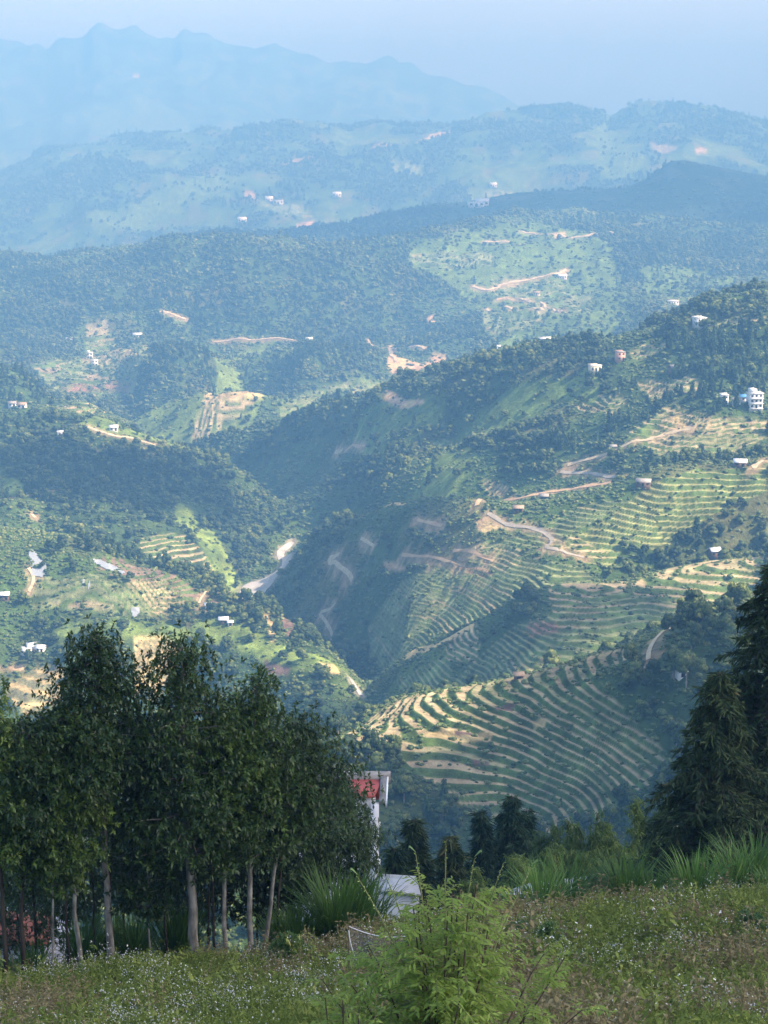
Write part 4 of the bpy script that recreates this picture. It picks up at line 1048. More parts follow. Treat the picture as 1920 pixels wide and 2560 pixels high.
def house(px, py, w, d, h, style, label, rz=0.0, wall=None, roofm=None, storeys=1, nwin=3, name='house', cat='house', sink=.8):
    p = ground_hit(px, py)
    if p is None: print('no ground for', label); return
    lows = [land_z(p.x + a*w/2*math.cos(rz) - b*d*math.sin(rz)/2, p.y + d*.45 + b*d/2*math.cos(rz) + a*w/2*math.sin(rz)) for a in (-1, 1) for b in (-1, 1)]
    base = max(p.z, sum(lows)/4)
    e = empty(name, (p.x, p.y + d*.45, base), rz); tag(e, label, cat)
    wall = wall or m_white; roofm = roofm or m_sheet
    hw = MB().box((0, 0, h/2 - 1.2), (w, d, h + 2.4)).build('wall', wall, e, False)
    if style == 'flat':
        MB().box((0, 0, h + .14), (w*1.10, d*1.10, .28)).build('roof', roofm, e, False)
        MB().box((0, d*.5, h + .55), (w*1.06, .16, .6)).box((-w*.53, 0, h+.5), (.16, d, .5)).build('parapet', wall, e, False)
    elif style == 'tower':
        MB().box((0, 0, h + .12), (w*1.12, d*1.12, .24)).build('roof', roofm, e, False)
        MB().box((-w*.22, 0, h + 1.5), (w*.45, d*.7, 2.5)).build('stair_room', wall, e, False)
        for k in range(storeys): MB().box((0, -d/2-.5, k*h/storeys+.1), (w*1.02, 1.0, .18)).build('balcony', m_white, e, False)
        for k in range(5): MB().box((w*(-.05+.11*k), d*.3*(k % 2), h+1.0), (.16, .16, 1.7)).build('roof_post', wall, e, False)
    else:                                             # gable or lean roof
        hr = w*.22 if style == 'gable' else d*.28
        ov = .5
        mb = MB()
        if style == 'gable':                           # ridge along x, slopes to front and back
            hr = d*.32
            for sgn in (-1, 1):
                a = np.array([(-w/2-ov, sgn*(d/2+ov), h-.25), (w/2+ov, sgn*(d/2+ov), h-.25), (w/2+ov, 0, h+hr), (-w/2-ov, 0, h+hr)])
                b2 = a + [0, 0, .14]
                q = MB(); q.add(np.concatenate([a, b2]), [(0,1,2,3),(7,6,5,4),(0,4,5,1),(1,5,6,2),(2,6,7,3),(3,7,4,0)])
                q.build('roof_panel', roofm, e, False)
            for sx in (-1, 1):
                o_, i_ = sx*w*.498, sx*w*.47
                V = np.array([(o_, -d/2, h-.02), (o_, d/2, h-.02), (o_, 0, h+hr-.2), (i_, -d/2, h-.02), (i_, d/2, h-.02), (i_, 0, h+hr-.2)])
                MB().add(V, [(0,1,2),(5,4,3),(0,3,4),(0,4,1),(1,4,5),(1,5,2),(2,5,3),(2,3,0)]).build('gable', wall, e, False)
        else:
            a = np.array([(-w/2-ov, -d/2-ov, h), (w/2+ov, -d/2-ov, h), (w/2+ov, d/2+ov, h+hr), (-w/2-ov, d/2+ov, h+hr)]); b2 = a + [0, 0, .14]
            q = MB(); q.add(np.concatenate([a, b2]), [(3,2,1,0),(4,5,6,7),(0,1,5,4),(1,2,6,5),(2,3,7,6),(3,0,4,7)]); q.build('roof', roofm, e, False)
    windows(None, w, d, h, storeys, nwin, e)
    return e
house(1888,1027,8,7,9.2,'tower','tall white concrete house with stepped roof rooms at the right edge above the terraces',.15,storeys=3,nwin=3,roofm=m_white)
house(1811,1012,4.4,4.2,5.2,'flat','small white two storey block with overhanging flat roof left of the tall concrete house',.1,storeys=2,nwin=2,roofm=m_white)
house(1862,1006,5.5,4,2.6,'lean','low shed with bright blue roof between the white block and the tall white house',.2,roofm=m_blue,name='shed',cat='shed',nwin=2)
house(1842,1014,5,4,2.6,'gable','low grey roofed house in the trees between the white block and the blue shed',-.2,roofm=m_tile)
house(1488,934,7.5,5.5,4.2,'flat','low white flat roofed house at the end of a sandy track on the wooded ridge',.25,wall=m_cream,roofm=m_white,nwin=3)
house(1551,904,5.5,5,5.4,'flat','narrow bare brick house with unfinished upper wall on the wooded ridge',.3,wall=m_pink,roofm=m_conc,storeys=2,nwin=2)
house(1690,932,8.5,5,3.0,'gable','brown wooden farmhouse with wide grey roof among the trees on the upper right ridge',.35,wall=m_wood,roofm=m_tile,nwin=3)
house(1750,822,7.5,6,5.8,'flat','blue shaded two storey house with white side wall high on the dark right ridge',.5,storeys=2,nwin=3,roofm=m_white)
house(1683,764,13,8,4.5,'flat','long white house beside the pale terraces behind the right ridge',.1,roofm=m_white,nwin=4)
house(1366,864,10,7,5,'flat','white house just behind the crest of the wooded ridge, right of the grassy hillside foot',.1,roofm=m_white,nwin=3)
house(1240,876,11,7,4,'flat','pale low house at the foot of the open hillside left of the ridge crest',-.1,roofm=m_sheet,nwin=3)
house(1405,699,14,8,4,'gable','long pale roofed house at the upper end of the track on the open hillside',0,roofm=m_sheet,nwin=4)
house(1342,740,9,6,4,'gable','small brown roofed house below the long pale one on the open hillside',0,wall=m_cream,roofm=m_brownroof,nwin=3)
house(224,898,8,7,8.5,'tower','upper of two white houses standing close together in the fields on the left',.1,storeys=2,nwin=2,roofm=m_white)
house(236,914,8,7,6.5,'flat','lower of two white houses standing close together in the fields on the left',.2,storeys=2,nwin=2,roofm=m_white)
house(343,844,12,7,4,'gable','pale roofed farmhouse by the trees above the left fields',0,roofm=m_sheet,nwin=3)
house(173,857,9,6,4,'gable','small farmhouse half hidden in woods left of the brown fields',0,roofm=m_sheet,nwin=2)
house(773,856,9,6,4,'gable','small cream house where the track meets the woods in the middle hills',0,wall=m_cream,roofm=m_sheet,nwin=2)
house(283,1078,6.5,5,2.8,'gable','lone pale hut on the grassy spur crest on the left',.2,roofm=m_sheet,nwin=2,name='hut',cat='hut')
house(30,1020,7,5,3.2,'gable','left one of two grey huts under the dark wooded knoll at the left edge',.1,roofm=m_tile,nwin=2,name='hut',cat='hut')
house(54,1021,7,5,3.2,'gable','right one of two grey huts under the dark wooded knoll at the left edge',-.1,roofm=m_brownroof,nwin=2,name='hut',cat='hut')
house(150,1092,4.5,4,3,'flat','tiny white hut in the woods below the pale hut on the left spur',.1,roofm=m_white,nwin=1,name='hut',cat='hut')
house(66,1640,5.5,4.2,2.2,'gable','left wing of the farm with bright white roofs on the lower left slope',-.45,roofm=m_sheet,nwin=2)
house(82,1630,6.5,4.2,2.6,'gable','middle and highest wing of the farm with bright white roofs on the lower left slope',.35,roofm=m_sheet,nwin=2)
house(101,1633,4.5,4,2.2,'gable','right wing of the farm with bright white roofs on the lower left slope',-.2,roofm=m_sheet,nwin=2)
house(9,1503,5.5,4,2.6,'gable','dark walled house with a grey roof at the far left edge beside the terraces',.1,wall=m_wood,roofm=m_sheet,nwin=2)
house(558,1561,4.6,3.6,2.2,'gable','hut with a pale roof on the bright green slope above the gorge',.1,wall=m_wood,roofm=m_sheet,nwin=2,name='hut',cat='hut')
house(575,1566,2.6,2.4,1.9,'gable','small cream shed right of the pale roofed hut above the gorge',.2,wall=m_cream,roofm=m_sheet,nwin=1,name='shed',cat='shed')
house(520,1524,3.2,2.8,2,'lean','ochre shed dug into the slope beside the brown terraces',.2,wall=m_cream,roofm=m_sheet,nwin=1,name='shed',cat='shed')
house(1787,1400,5.6,4.4,2.9,'gable','grey gabled farm hut on the crest above the sunlit terraces',.35,wall=m_wood,roofm=m_sheet,nwin=2,name='hut',cat='hut')
house(1704,1696,2.6,2.2,1.8,'gable','small hut with a bright white roof in the dark woods right of the near terraces',.4,roofm=m_sheet,nwin=1,name='hut',cat='hut')
house(1297,1697,2.6,2.2,1.2,'gable','tiny brown roofed field hut on the crest of the near terraces',.1,wall=m_wood,roofm=m_brownroof,nwin=1,name='hut',cat='hut')
house(1852,1170,6.5,4.5,2.4,'gable','farmhouse with a pale grey roof beside the sandy track at the right edge',-.25,wall=m_wood,roofm=m_sheet,nwin=2)
house(1533,1125,3.8,3,1.9,'gable','tiny hut beside the sandy track climbing the right hillside',.1,wall=m_cream,roofm=m_tile,nwin=1,name='hut',cat='hut')
house(1610,1222,7.5,4.5,2.4,'gable','long dark farmhouse under trees at the end of the ridge road',-.3,wall=m_wood,roofm=m_tile,nwin=3)
house(1296,1283,5.5,4,2.2,'gable','brown roofed hut just below the ridge road',-.1,wall=m_wood,roofm=m_brownroof,nwin=2,name='hut',cat='hut')
house(1360,1250,5,4,2.2,'gable','grey roofed hut below the middle of the ridge road',-.1,wall=m_wood,roofm=m_tile,nwin=2,name='hut',cat='hut')
house(1190,520,30,18,9,'flat','left block of the bright hamlet on the far hills behind the dark ridge',.1,roofm=m_white,nwin=3)
house(1206,516,26,16,8,'gable','right block of the bright hamlet on the far hills behind the dark ridge',-.1,roofm=m_sheet,nwin=3)
house(695,514,26,16,10,'flat','pale house above the small terraces on the left far hills',.1,roofm=m_white,nwin=3)
house(672,506,20,14,8,'gable','pale house left of and above the small terraces on the left far hills',.1,roofm=m_sheet,nwin=3)
house(842,495,22,14,8,'gable','lone pale house right of the small terraces on the left far hills',.1,roofm=m_sheet,nwin=3)
house(605,558,22,14,8,'gable','lone white house in the far woods left of the orange scar',.1,roofm=m_sheet,nwin=3)
house(1233,471,18,14,7,'gable','pale house above the far terraces near the dark ridge',.1,roofm=m_sheet,nwin=3)


# ---------------------------------------------------------------- clouds out of view, added along the sun direction to shade chosen ground
m_cloud, nt_, b_ = new_mat('cloud_white'); b_.inputs['Base Color'].default_value = (.85,.86,.88,1); b_.inputs['Roughness'].default_value = 1
CLOUD_Z = zhi + 330
def shade_cloud(gx, gy, gz, rx, ry, seed):
    r = np.random.RandomState(seed); t = (CLOUD_Z - gz)/SUN_DIR.z
    cx, cy = gx + SUN_DIR.x*t, gy + SUN_DIR.y*t
    mb = MB(); n = int(16 + rx*ry/900.); n = min(n, 60)
    k = 0
    while k < n:
        a, b2 = r.uniform(-1, 1, 2)
        if a*a+b2*b2 > 1: continue
        q = 1 - .55*math.hypot(a, b2); rad = min(rx, ry)*r.uniform(.28, .5)*q + 6
        V, F = ICO1; V = V*(1+.12*r.normal(size=(len(V), 1)))*[rad*1.25, rad*1.25, rad*.45]
        mb.add(V + [a*rx*.85, b2*ry*.85, rad*.3*r.uniform(0, 1)], F); k += 1
    o = mb.build('shade_cloud', m_cloud, loc=(cx, cy, CLOUD_Z)); tag(o, kind='structure')
def shade_cloud_px(px, py, rx, ry, seed):
    h = ground_hit(px, py)
    if h: shade_cloud(h.x, h.y, h.z, rx, ry, seed)
shade_cloud(-10, 50, -25, 240, 210, 1)
shade_cloud(20, 95, -30, 170, 120, 21)
shade_cloud_px(1720, 1740, 55, 60, 3)
shade_cloud_px(1150, 1650, 70, 40, 4)
shade_cloud_px(270, 1200, 120, 85, 5)
shade_cloud_px(1740, 480, 560, 330, 8)
shade_cloud_px(700, 585, 520, 170, 9)
shade_cloud_px(800, 1490, 60, 60, 10)

# ================================================================ foreground
m_meadow = noise_mat('meadow_soil', (.040,.055,.018), (.10,.085,.045), 1.2, .95, .5)
land_object('meadow', 0, 4, m_meadow)
nrg = np.random.RandomState(21)
m_barkL = noise_mat('lichen_bark', (.05,.045,.035), (.36,.34,.29), 7, .9, .5, dist=.02, stretch=(1, 1, .35))
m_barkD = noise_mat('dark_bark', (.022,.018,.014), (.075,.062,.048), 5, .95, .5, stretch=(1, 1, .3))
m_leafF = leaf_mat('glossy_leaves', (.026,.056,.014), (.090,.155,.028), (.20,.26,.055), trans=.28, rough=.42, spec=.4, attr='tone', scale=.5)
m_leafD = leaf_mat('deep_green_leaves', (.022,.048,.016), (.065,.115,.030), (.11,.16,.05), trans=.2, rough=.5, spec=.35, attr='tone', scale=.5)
m_twig = noise_mat('grey_twigs', (.10,.09,.075), (.24,.21,.17), 8, .9)

def rosettes(C, D, nl, L, W, r, droop=.22, spread=1.0):
    """whorls of leaves at twig tips C pointing out along D"""
    n = len(C); D = D/np.linalg.norm(D, axis=1)[:, None]
    A = np.cross(D, r.normal(size=(n, 3))); A /= np.linalg.norm(A, axis=1)[:, None]; B = np.cross(D, A)
    th = np.arange(nl)/nl*6.283
    dirs = D[:, None, :]*.45 + spread*(A[:, None, :]*np.cos(th)[None, :, None] + B[:, None, :]*np.sin(th)[None, :, None]) + r.normal(0, .25, (n, nl, 3))
    dirs = dirs.reshape(-1, 3); dirs /= np.linalg.norm(dirs, axis=1)[:, None]
    P_ = np.repeat(C, nl, 0) + r.normal(0, .015, (n*nl, 3))
    Ls = L*r.uniform(.65, 1.2, n*nl)[:, None]; Ws = (W*r.uniform(.8, 1.2, n*nl))[:, None]
    up = np.array([0, 0, 1.0]) + r.normal(0, .3, (n*nl, 3))
    S_ = np.cross(dirs, up); S_ /= np.linalg.norm(S_, axis=1)[:, None]+1e-9
    dz = np.array([0, 0, -1.0])
    a = P_; b = P_ + dirs*Ls*.45 + S_*Ws*.5 + dz*droop*Ls*.1; c = P_ + dirs*Ls*.92 + dz*droop*Ls*.55; d = P_ + dirs*Ls*.45 - S_*Ws*.5 + dz*droop*Ls*.1
    V = np.stack([a, b, c, d], 1).reshape(-1, 3)
    tone = np.repeat(np.repeat(np.clip(r.normal(.45, .25, n), 0, 1), nl) + r.normal(0, .08, n*nl), 4)
    return V, np.arange(len(V)).reshape(-1, 4), np.clip(tone, 0, 1)
def prof_radius(t, kind):
    # t 0 bottom .. 1 top of the crown
    if kind == 'cone': return (1-t)**.82*min(1, .70+t*2.0)*1.12
    if kind == 'oval': return math.sin(math.pi*min(max(.12+t*.86, 0), 1))**.75
    return 1
def leafy_tree(name, label, H, rx, zb, trunk_r, seed, lean=(0, 0), kind='cone', bark=None, leaf=None, nb=60, nt_=24, L=.165, W=.056, group=None, cat='tree', tips=8, loc=(0,0,0), bare=0):
    r = np.random.RandomState(seed)
    e = empty(name, loc); tag(e, label, cat, group)
    n = 14; t = np.linspace(0, 1, n)
    wx = np.cumsum(r.normal(0, .035, n))*.6; wy = np.cumsum(r.normal(0, .035, n))*.6
    P_ = np.stack([lean[0]*t**1.2*H + wx*(t > .05), lean[1]*t*H + wy*(t > .05), t*H*.97 - .25], 1)
    MB().tube(P_, trunk_r*(1.0 + .22*np.exp(-t*22) - .86*t**1.2), 9).build('trunk', bark or m_barkL, e)
    C = []; D = []; br = MB()
    for k in range(nb):
        tt = (k+.5)/nb + r.uniform(-.5, .5)/nb; tt = min(max(tt, 0), .985)
        z = zb + (H-zb)*tt; R_ = rx*prof_radius(tt, kind)*r.uniform(.62, 1.12)
        th = k*2.399 + r.uniform(-.5, .5)
        f = (z+.25)/(H*.97); cx = np.interp(f, t, P_[:, 0]); cy = np.interp(f, t, P_[:, 1])
        rise = r.uniform(.1, .55)*R_*(.5+tt)
        z0 = z - rise*.8 - .1
        q = np.linspace(0, 1, 6)
        bp = np.stack([cx + R_*q*math.cos(th), cy + R_*q*math.sin(th), z0 + rise*q**.8*1.1 + .04*np.sin(q*7+k)], 1)
        br.tube(bp, trunk_r*.20*(1.05-q)+.006, 3, cap=False)
        m = max(int(nt_*1.55*(.35+.9*R_/rx)), 8)
        qq = r.uniform(.30, 1.05, m)**.7
        cc = np.stack([np.interp(qq, q, bp[:, i]) for i in range(3)], 1)
        sp = .17*rx*(.5+.5*qq)[:, None]
        off = r.normal(0, 1, (m, 3))*sp*[1, 1, .7]
        C.append(cc+off); D.append(off/sp*.5 + np.array([math.cos(th), math.sin(th), .25]))
    br.build('branches', m_twig, e); 
    for ch in e.children:
        if ch.name.startswith('branches'): ch['kind'] = 'stuff'
    C = np.concatenate(C); D = np.concatenate(D)
    V, F, tn = rosettes(C, D, tips, L, W, r)
    MB().add(V, F, tn).build('crown', leaf or m_leafF, e, False, attr='tone')
    for k in range(bare):
        th = r.uniform(-.8, .8) + (0 if k % 2 else math.pi); z = zb*r.uniform(.75, 1.0); ln = rx*r.uniform(.6, 1.0); q = np.linspace(0, 1, 7)
        bp = np.stack([ln*q*math.cos(th), ln*q*math.sin(th)*.5, z + ln*.45*q + .05*np.sin(q*9)], 1)
        MB().tube(bp, .022*(1.1-q), 5).build('bare_branch', m_twig, e)
    return e
def ground_at(px, py, Y=None):
    h = ground_hit(px, py, 1.0)
    if Y is None: return h
    u, _ = ray(px, py); x = float(u)*Y
    return Vector((x, Y, land_z(x, Y)))
def tree_px(px, Y, top_x, top_y, half_px, bottom_y, trunk_px, **kw):
    """stand a tree on the land below bearing px at distance Y; heights and widths read off at that distance"""
    m = Y/FPX
    g = ground_at(px, 2440, Y)
    zt = float(s_of(top_y))*Y; zbm = float(s_of(bottom_y))*Y
    H = zt - g.z
    return dict(H=H, rx=half_px*m*1.14, zb=max(zbm-g.z, .6)+.75, trunk_r=trunk_px*m*.36, lean=((top_x-px)*m/H, 0), loc=(g.x, g.y, g.z), **kw)
def ft(label, px, Y, tx, ty, half, by, tw, seed, **kw):
    leafy_tree('forest_tree', label, seed=seed, group='young broadleaf trees in the grove at lower left', **tree_px(px, Y, tx, ty, half, by, tw), **kw)
ft('tall tree with a pointed crown and one long pale trunk, left of the densest tree', 278, 42.5, 270, 1572, 178, 1985, 31, 1, nb=62, nt_=26, bare=3)
ft('tallest dense tree with the thickest mottled trunk in the middle of the grove', 490, 43.0, 482, 1588, 200, 2190, 40, 2, nb=84, nt_=28)
ft('tree with a slim pale trunk at the right of the grove, crown leaning right', 620, 43.6, 655, 1682, 165, 2185, 24, 3, nb=62, nt_=24)
ft('rightmost pale slim trunked tree of the grove with crown spreading right', 655, 44.6, 765, 1790, 165, 2150, 19, 4, nb=56, nt_=24, kind='oval')
ft('dark trunked tree cut by the left edge, its crown above its neighbours', 14, 41.0, -6, 1688, 140, 2190, 20, 5, nb=56, nt_=24, bark=m_barkD)
ft('dark double stemmed tree second from the left edge', 56, 41.2, 92, 1800, 140, 2200, 20, 6, nb=52, nt_=24, kind='oval', bark=m_barkD)
ft('small leafy tree with low hanging crown between the left edge and the pale trunks', 128, 41.4, 160, 1905, 125, 2270, 12, 7, nb=44, nt_=22, kind='oval')
ft('tree with a straight grey speckled trunk left of the tall pointed one', 206, 42.0, 185, 1765, 120, 2080, 20, 8, nb=44, nt_=22, kind='oval', bare=1)
ft('dark trunk standing close behind the tall pointed tree', 261, 44.5, 340, 1790, 120, 2120, 17, 9, nb=44, nt_=22, kind='oval', bark=m_barkD)
ft('sapling with drooping light green leaves between the two tallest trees', 376, 43.0, 372, 2120, 95, 2340, 10, 10, nb=24, nt_=14, kind='oval')
ft('tree with a thin speckled trunk just right of the thickest trunk', 561, 43.4, 590, 1760, 120, 2110, 21, 11, nb=46, nt_=22, kind='oval')
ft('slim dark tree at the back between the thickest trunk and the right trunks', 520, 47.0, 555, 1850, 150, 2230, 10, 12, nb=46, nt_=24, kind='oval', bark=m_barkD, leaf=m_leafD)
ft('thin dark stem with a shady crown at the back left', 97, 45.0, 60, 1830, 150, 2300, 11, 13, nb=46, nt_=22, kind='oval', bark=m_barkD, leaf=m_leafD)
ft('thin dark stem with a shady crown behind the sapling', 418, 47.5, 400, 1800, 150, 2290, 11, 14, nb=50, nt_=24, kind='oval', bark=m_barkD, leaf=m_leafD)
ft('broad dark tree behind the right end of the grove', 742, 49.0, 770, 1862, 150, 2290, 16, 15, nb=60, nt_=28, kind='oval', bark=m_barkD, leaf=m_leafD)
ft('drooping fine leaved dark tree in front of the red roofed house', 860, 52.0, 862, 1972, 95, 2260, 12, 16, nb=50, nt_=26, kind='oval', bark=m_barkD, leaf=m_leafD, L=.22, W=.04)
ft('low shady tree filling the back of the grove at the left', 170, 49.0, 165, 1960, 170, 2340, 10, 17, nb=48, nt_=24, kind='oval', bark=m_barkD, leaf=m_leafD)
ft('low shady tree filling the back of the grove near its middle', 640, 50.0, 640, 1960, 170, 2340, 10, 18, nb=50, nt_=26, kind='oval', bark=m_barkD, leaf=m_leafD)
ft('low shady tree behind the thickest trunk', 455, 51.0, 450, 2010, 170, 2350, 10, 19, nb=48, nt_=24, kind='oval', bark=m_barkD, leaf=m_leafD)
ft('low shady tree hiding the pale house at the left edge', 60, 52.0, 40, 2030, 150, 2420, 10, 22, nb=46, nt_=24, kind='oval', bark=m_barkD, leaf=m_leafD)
for k, (px, Y, tw) in enumerate([(248,43.5,7),(172,42.5,9),(420,44,8),(700,46,8),(325,45,8),(545,46.5,8),(228,41.6,17),(600,48,8)][:6]):
    g = ground_at(px, 2440, Y); m_ = Y/FPX; H = 4.2
    t = np.linspace(0, 1, 8); r = np.random.RandomState(50+k)
    e = empty('sapling_stem', g)
    tag(e, ['thin bare stem beside the tall pale trunk','thin dark stem left of the grey speckled trunk','thin dark stem left of the thickest trunk','thin dark stem right of the rightmost pale trunk','thin dark stem right of the tall pale trunk','thin dark stem between the thickest trunk and its speckled neighbour'][k], 'sapling', 'bare stems in the shade of the grove')
    MB().tube(np.stack([np.cumsum(r.normal(0, .03, 8)), np.zeros(8), t*H-.2], 1), tw*m_*.5*(1.1-.6*t), 6).build('stem', m_barkD, e)
    C = np.stack([r.normal(0, .35, 40), r.normal(0, .35, 40), r.uniform(H*.55, H, 40)], 1)
    V, F, tn = rosettes(C, r.normal(size=(40, 3)), 6, .14, .045, r); MB().add(V, F, tn).build('leaves', m_leafD, e, False, attr='tone')

# ---- conifers
m_needle = leaf_mat('dull_conifer_needles', (.024,.044,.018), (.062,.092,.034), (.13,.11,.05), trans=.12, rough=.7, spec=.15, attr='tone', scale=.9)
m_needleD = leaf_mat('dark_conifer_needles', (.012,.032,.018), (.036,.070,.032), trans=.12, rough=.7, spec=.15, attr='tone', scale=.9)
def conifer(label, px, Y, top_y, base_y, half_px, seed, whorls=26, per=7, needle=None, name='conifer', cat='conifer', dens_=1.0, droop=.5, trunk_px=30, group=None, clump=.27):
    r = np.random.RandomState(seed); m = Y/FPX
    u, _ = ray(px, base_y); x = float(u)*Y; zb = float(s_of(base_y))*Y
    gz = land_z(x, Y); zt = float(s_of(top_y))*Y; H = zt-gz; z_lo = zb-gz
    e = empty(name, (x, Y, gz)); tag(e, label, cat, group)
    t = np.linspace(0, 1, 12)
    MB().tube(np.stack([.05*np.sin(t*5), .05*np.cos(t*4), t*H-.3], 1), trunk_px*m*.5*(1.15-1.1*t)+.012, 8).build('trunk', m_barkD, e)
    V_ = []; T_ = []; br = MB(); R0 = half_px*m
    for w in range(whorls):
        f = (w+r.uniform(-.3, .3))/whorls; f = min(max(f, 0), .99); z = z_lo*(1-f) + H*f*.985; z = max(z, .4)
        rr = R0*(1-f)**.78*r.uniform(.75, 1.1) + .12
        for k in range(max(int(per*(1.0-.35*f)), 4)):
            th = r.uniform(0, 6.283); ln = rr*r.uniform(.6, 1.15); q = np.linspace(0, 1, 7)
            dz = .18*ln*np.sin(q*2.4) - droop*ln*q**1.8*.8 + .10*ln*np.clip(q-.8, 0, 1)*5
            bp = np.stack([ln*q*math.cos(th), ln*q*math.sin(th), z+dz], 1)
            br.tube(bp, .03*(1.1-q)*(1-.6*f)+.004, 3)
            ns = int(ln/.10*dens_)+5; qq = r.uniform(.15, 1.03, ns)
            c = np.stack([np.interp(qq, q, bp[:, i]) for i in range(3)], 1)
            side = np.array([-math.sin(th), math.cos(th), 0]); fw = np.array([math.cos(th), math.sin(th), 0])
            sg = r.choice([-1, 1], ns)[:, None]
            dd = side*sg*r.uniform(.4, 1.1, (ns, 1)) + fw*r.uniform(.2, .9, (ns, 1)) + np.array([0, 0, -1])*r.uniform(.1, 1.0, (ns, 1))
            dd /= np.linalg.norm(dd, axis=1)[:, None]
            tone = r.uniform(0, 1)
            for rep in range(5):
                d2 = dd + r.normal(0, .38, dd.shape); L_ = clump*r.uniform(.5, 1.2, (ns, 1))
                S_ = np.cross(d2, r.normal(size=dd.shape)); S_ /= np.linalg.norm(S_, axis=1)[:, None]
                p0 = c + dd*L_*.15*rep
                V_.append(np.stack([p0, p0+d2*L_*.4+S_*.036, p0+d2*L_+[0, 0, -.04], p0+d2*L_*.4-S_*.036], 1).reshape(-1, 3))
                T_.append(np.repeat(np.clip(tone+r.normal(0, .2, ns), 0, 1), 4))
    b = br.build('branches', m_barkD, e); b['kind'] = 'stuff'
    V = np.concatenate(V_); F = np.arange(len(V)).reshape(-1, 4)
    MB().add(V, F, np.concatenate(T_)).build('crown', needle or m_needle, e, False, attr='tone')
conifer('tallest brownish conifer at the right edge with sparse pointed top', 1895, 66, 1392, 2215, 310, 31, whorls=50, per=11, trunk_px=34)
conifer('lower bushy conifer leaning out left of the tall one at the right edge', 1778, 62, 1662, 2230, 250, 32, whorls=38, per=11, trunk_px=26)
conifer('conifer partly behind the tall one, its crown cut by the right edge', 2010, 70, 1560, 2230, 200, 33, whorls=26, per=8, trunk_px=26)
conifer('dark green cone shaped conifer rising above the hedge in the middle distance', 1277, 105, 1975, 2240, 92, 34, whorls=26, per=11, needle=m_needleD, droop=.35, trunk_px=12, clump=.36)
conifer('smaller rounded dark conifer left of the cone shaped one', 1203, 102, 2015, 2230, 58, 35, whorls=18, per=10, needle=m_needleD, droop=.3, trunk_px=10, clump=.36)
conifer('slim dark conifer close behind the cone shaped one on its right', 1315, 112, 2008, 2240, 48, 36, whorls=18, per=9, needle=m_needleD, droop=.35, trunk_px=8, clump=.36)
conifer('dark brownish conifer behind the bush, right of the house', 1035, 84, 2030, 2260, 70, 37, whorls=18, per=9, trunk_px=10, clump=.34)
conifer('dark low conifer right beside the white house wall', 985, 80, 2105, 2260, 52, 38, whorls=14, per=8, needle=m_needleD, trunk_px=8, clump=.34)
conifer('shady conifer between the bush and the cone shaped conifer', 1125, 88, 2075, 2280, 75, 39, whorls=18, per=9, trunk_px=9, clump=.34)

# ---- bamboo
m_bamboo = leaf_mat('bamboo_leaves', (.050,.095,.024), (.15,.22,.045), (.26,.30,.08), trans=.4, rough=.6, attr='tone', scale=.8)
m_culm = noise_mat('bamboo_culms', (.07,.10,.04), (.16,.18,.07), 3, .6)
def bamboo(label, px, Y, top_y, half_px, seed, culms=13, leaves=190, L=.34, name='bamboo_clump', mat=None):
    r = np.random.RandomState(seed); m = Y/FPX; u, _ = ray(px, 2300); x = float(u)*Y
    gz = land_z(x, Y); H = float(s_of(top_y))*Y - gz; R0 = half_px*m
    e = empty(name, (x, Y, gz)); tag(e, label, 'bamboo', 'bamboo clumps behind the meadow'); V_ = []; T_ = []
    for k in range(culms):
        th = r.uniform(0, 6.283); out = R0*r.uniform(.3, 1.0); hh = H*r.uniform(.72, 1.03) if k else H
        q = np.linspace(0, 1, 10)
        bp = np.stack([out*q**2.2*math.cos(th)+.25*math.cos(th), out*q**2.2*math.sin(th)+.25*math.sin(th), hh*(1.08*q-.10*q**4) - .2], 1)
        MB().tube(bp, .045*(1.08-q)+.006, 6).build('culm', m_culm, e)
        qq = r.uniform(.34, 1.0, leaves)
        c = np.stack([np.interp(qq, q, bp[:, i]) for i in range(3)], 1) + r.normal(0, 1, (leaves, 3))*[R0*.24, R0*.24, .28]*np.sin(np.clip(qq, .3, 1)*2.6)[:, None]
        V, F, tn = rosettes(c, r.normal(size=(leaves, 3))+[0, 0, -.6], 5, L, .075, r, droop=.9)
        V_.append(V); T_.append(tn)
    V = np.concatenate(V_); MB().add(V, np.arange(len(V)).reshape(-1, 4), np.concatenate(T_)).build('leaves', mat or m_bamboo, e, False, attr='tone')
for a in (('dark feathery bamboo clump left of the tall bright one', 1392, 92, 2048, 62, 41),
          ('bamboo clump arching left just beside the elephant grass', 1460, 88, 2045, 55, 42),
          ('tallest bright yellow green bamboo clump left of the big conifers', 1553, 90, 1992, 62, 43),
          ('bright bamboo clump touching the left side of the big conifers', 1618, 94, 1998, 48, 44),
          ('low dark bamboo thicket in front of the bamboo clumps', 1500, 80, 2130, 90, 45),
          ('low bamboo thicket below the big conifers', 1660, 80, 2120, 80, 46),
          ('low shady bamboo thicket left of the elephant grass row', 1330, 84, 2120, 80, 47),
          ('low bamboo thicket behind the middle of the big bush', 1230, 80, 2160, 70, 48),
          ('shady bamboo thicket filling the gap below the right conifers', 1770, 74, 2160, 90, 49)):
    bamboo(*a)

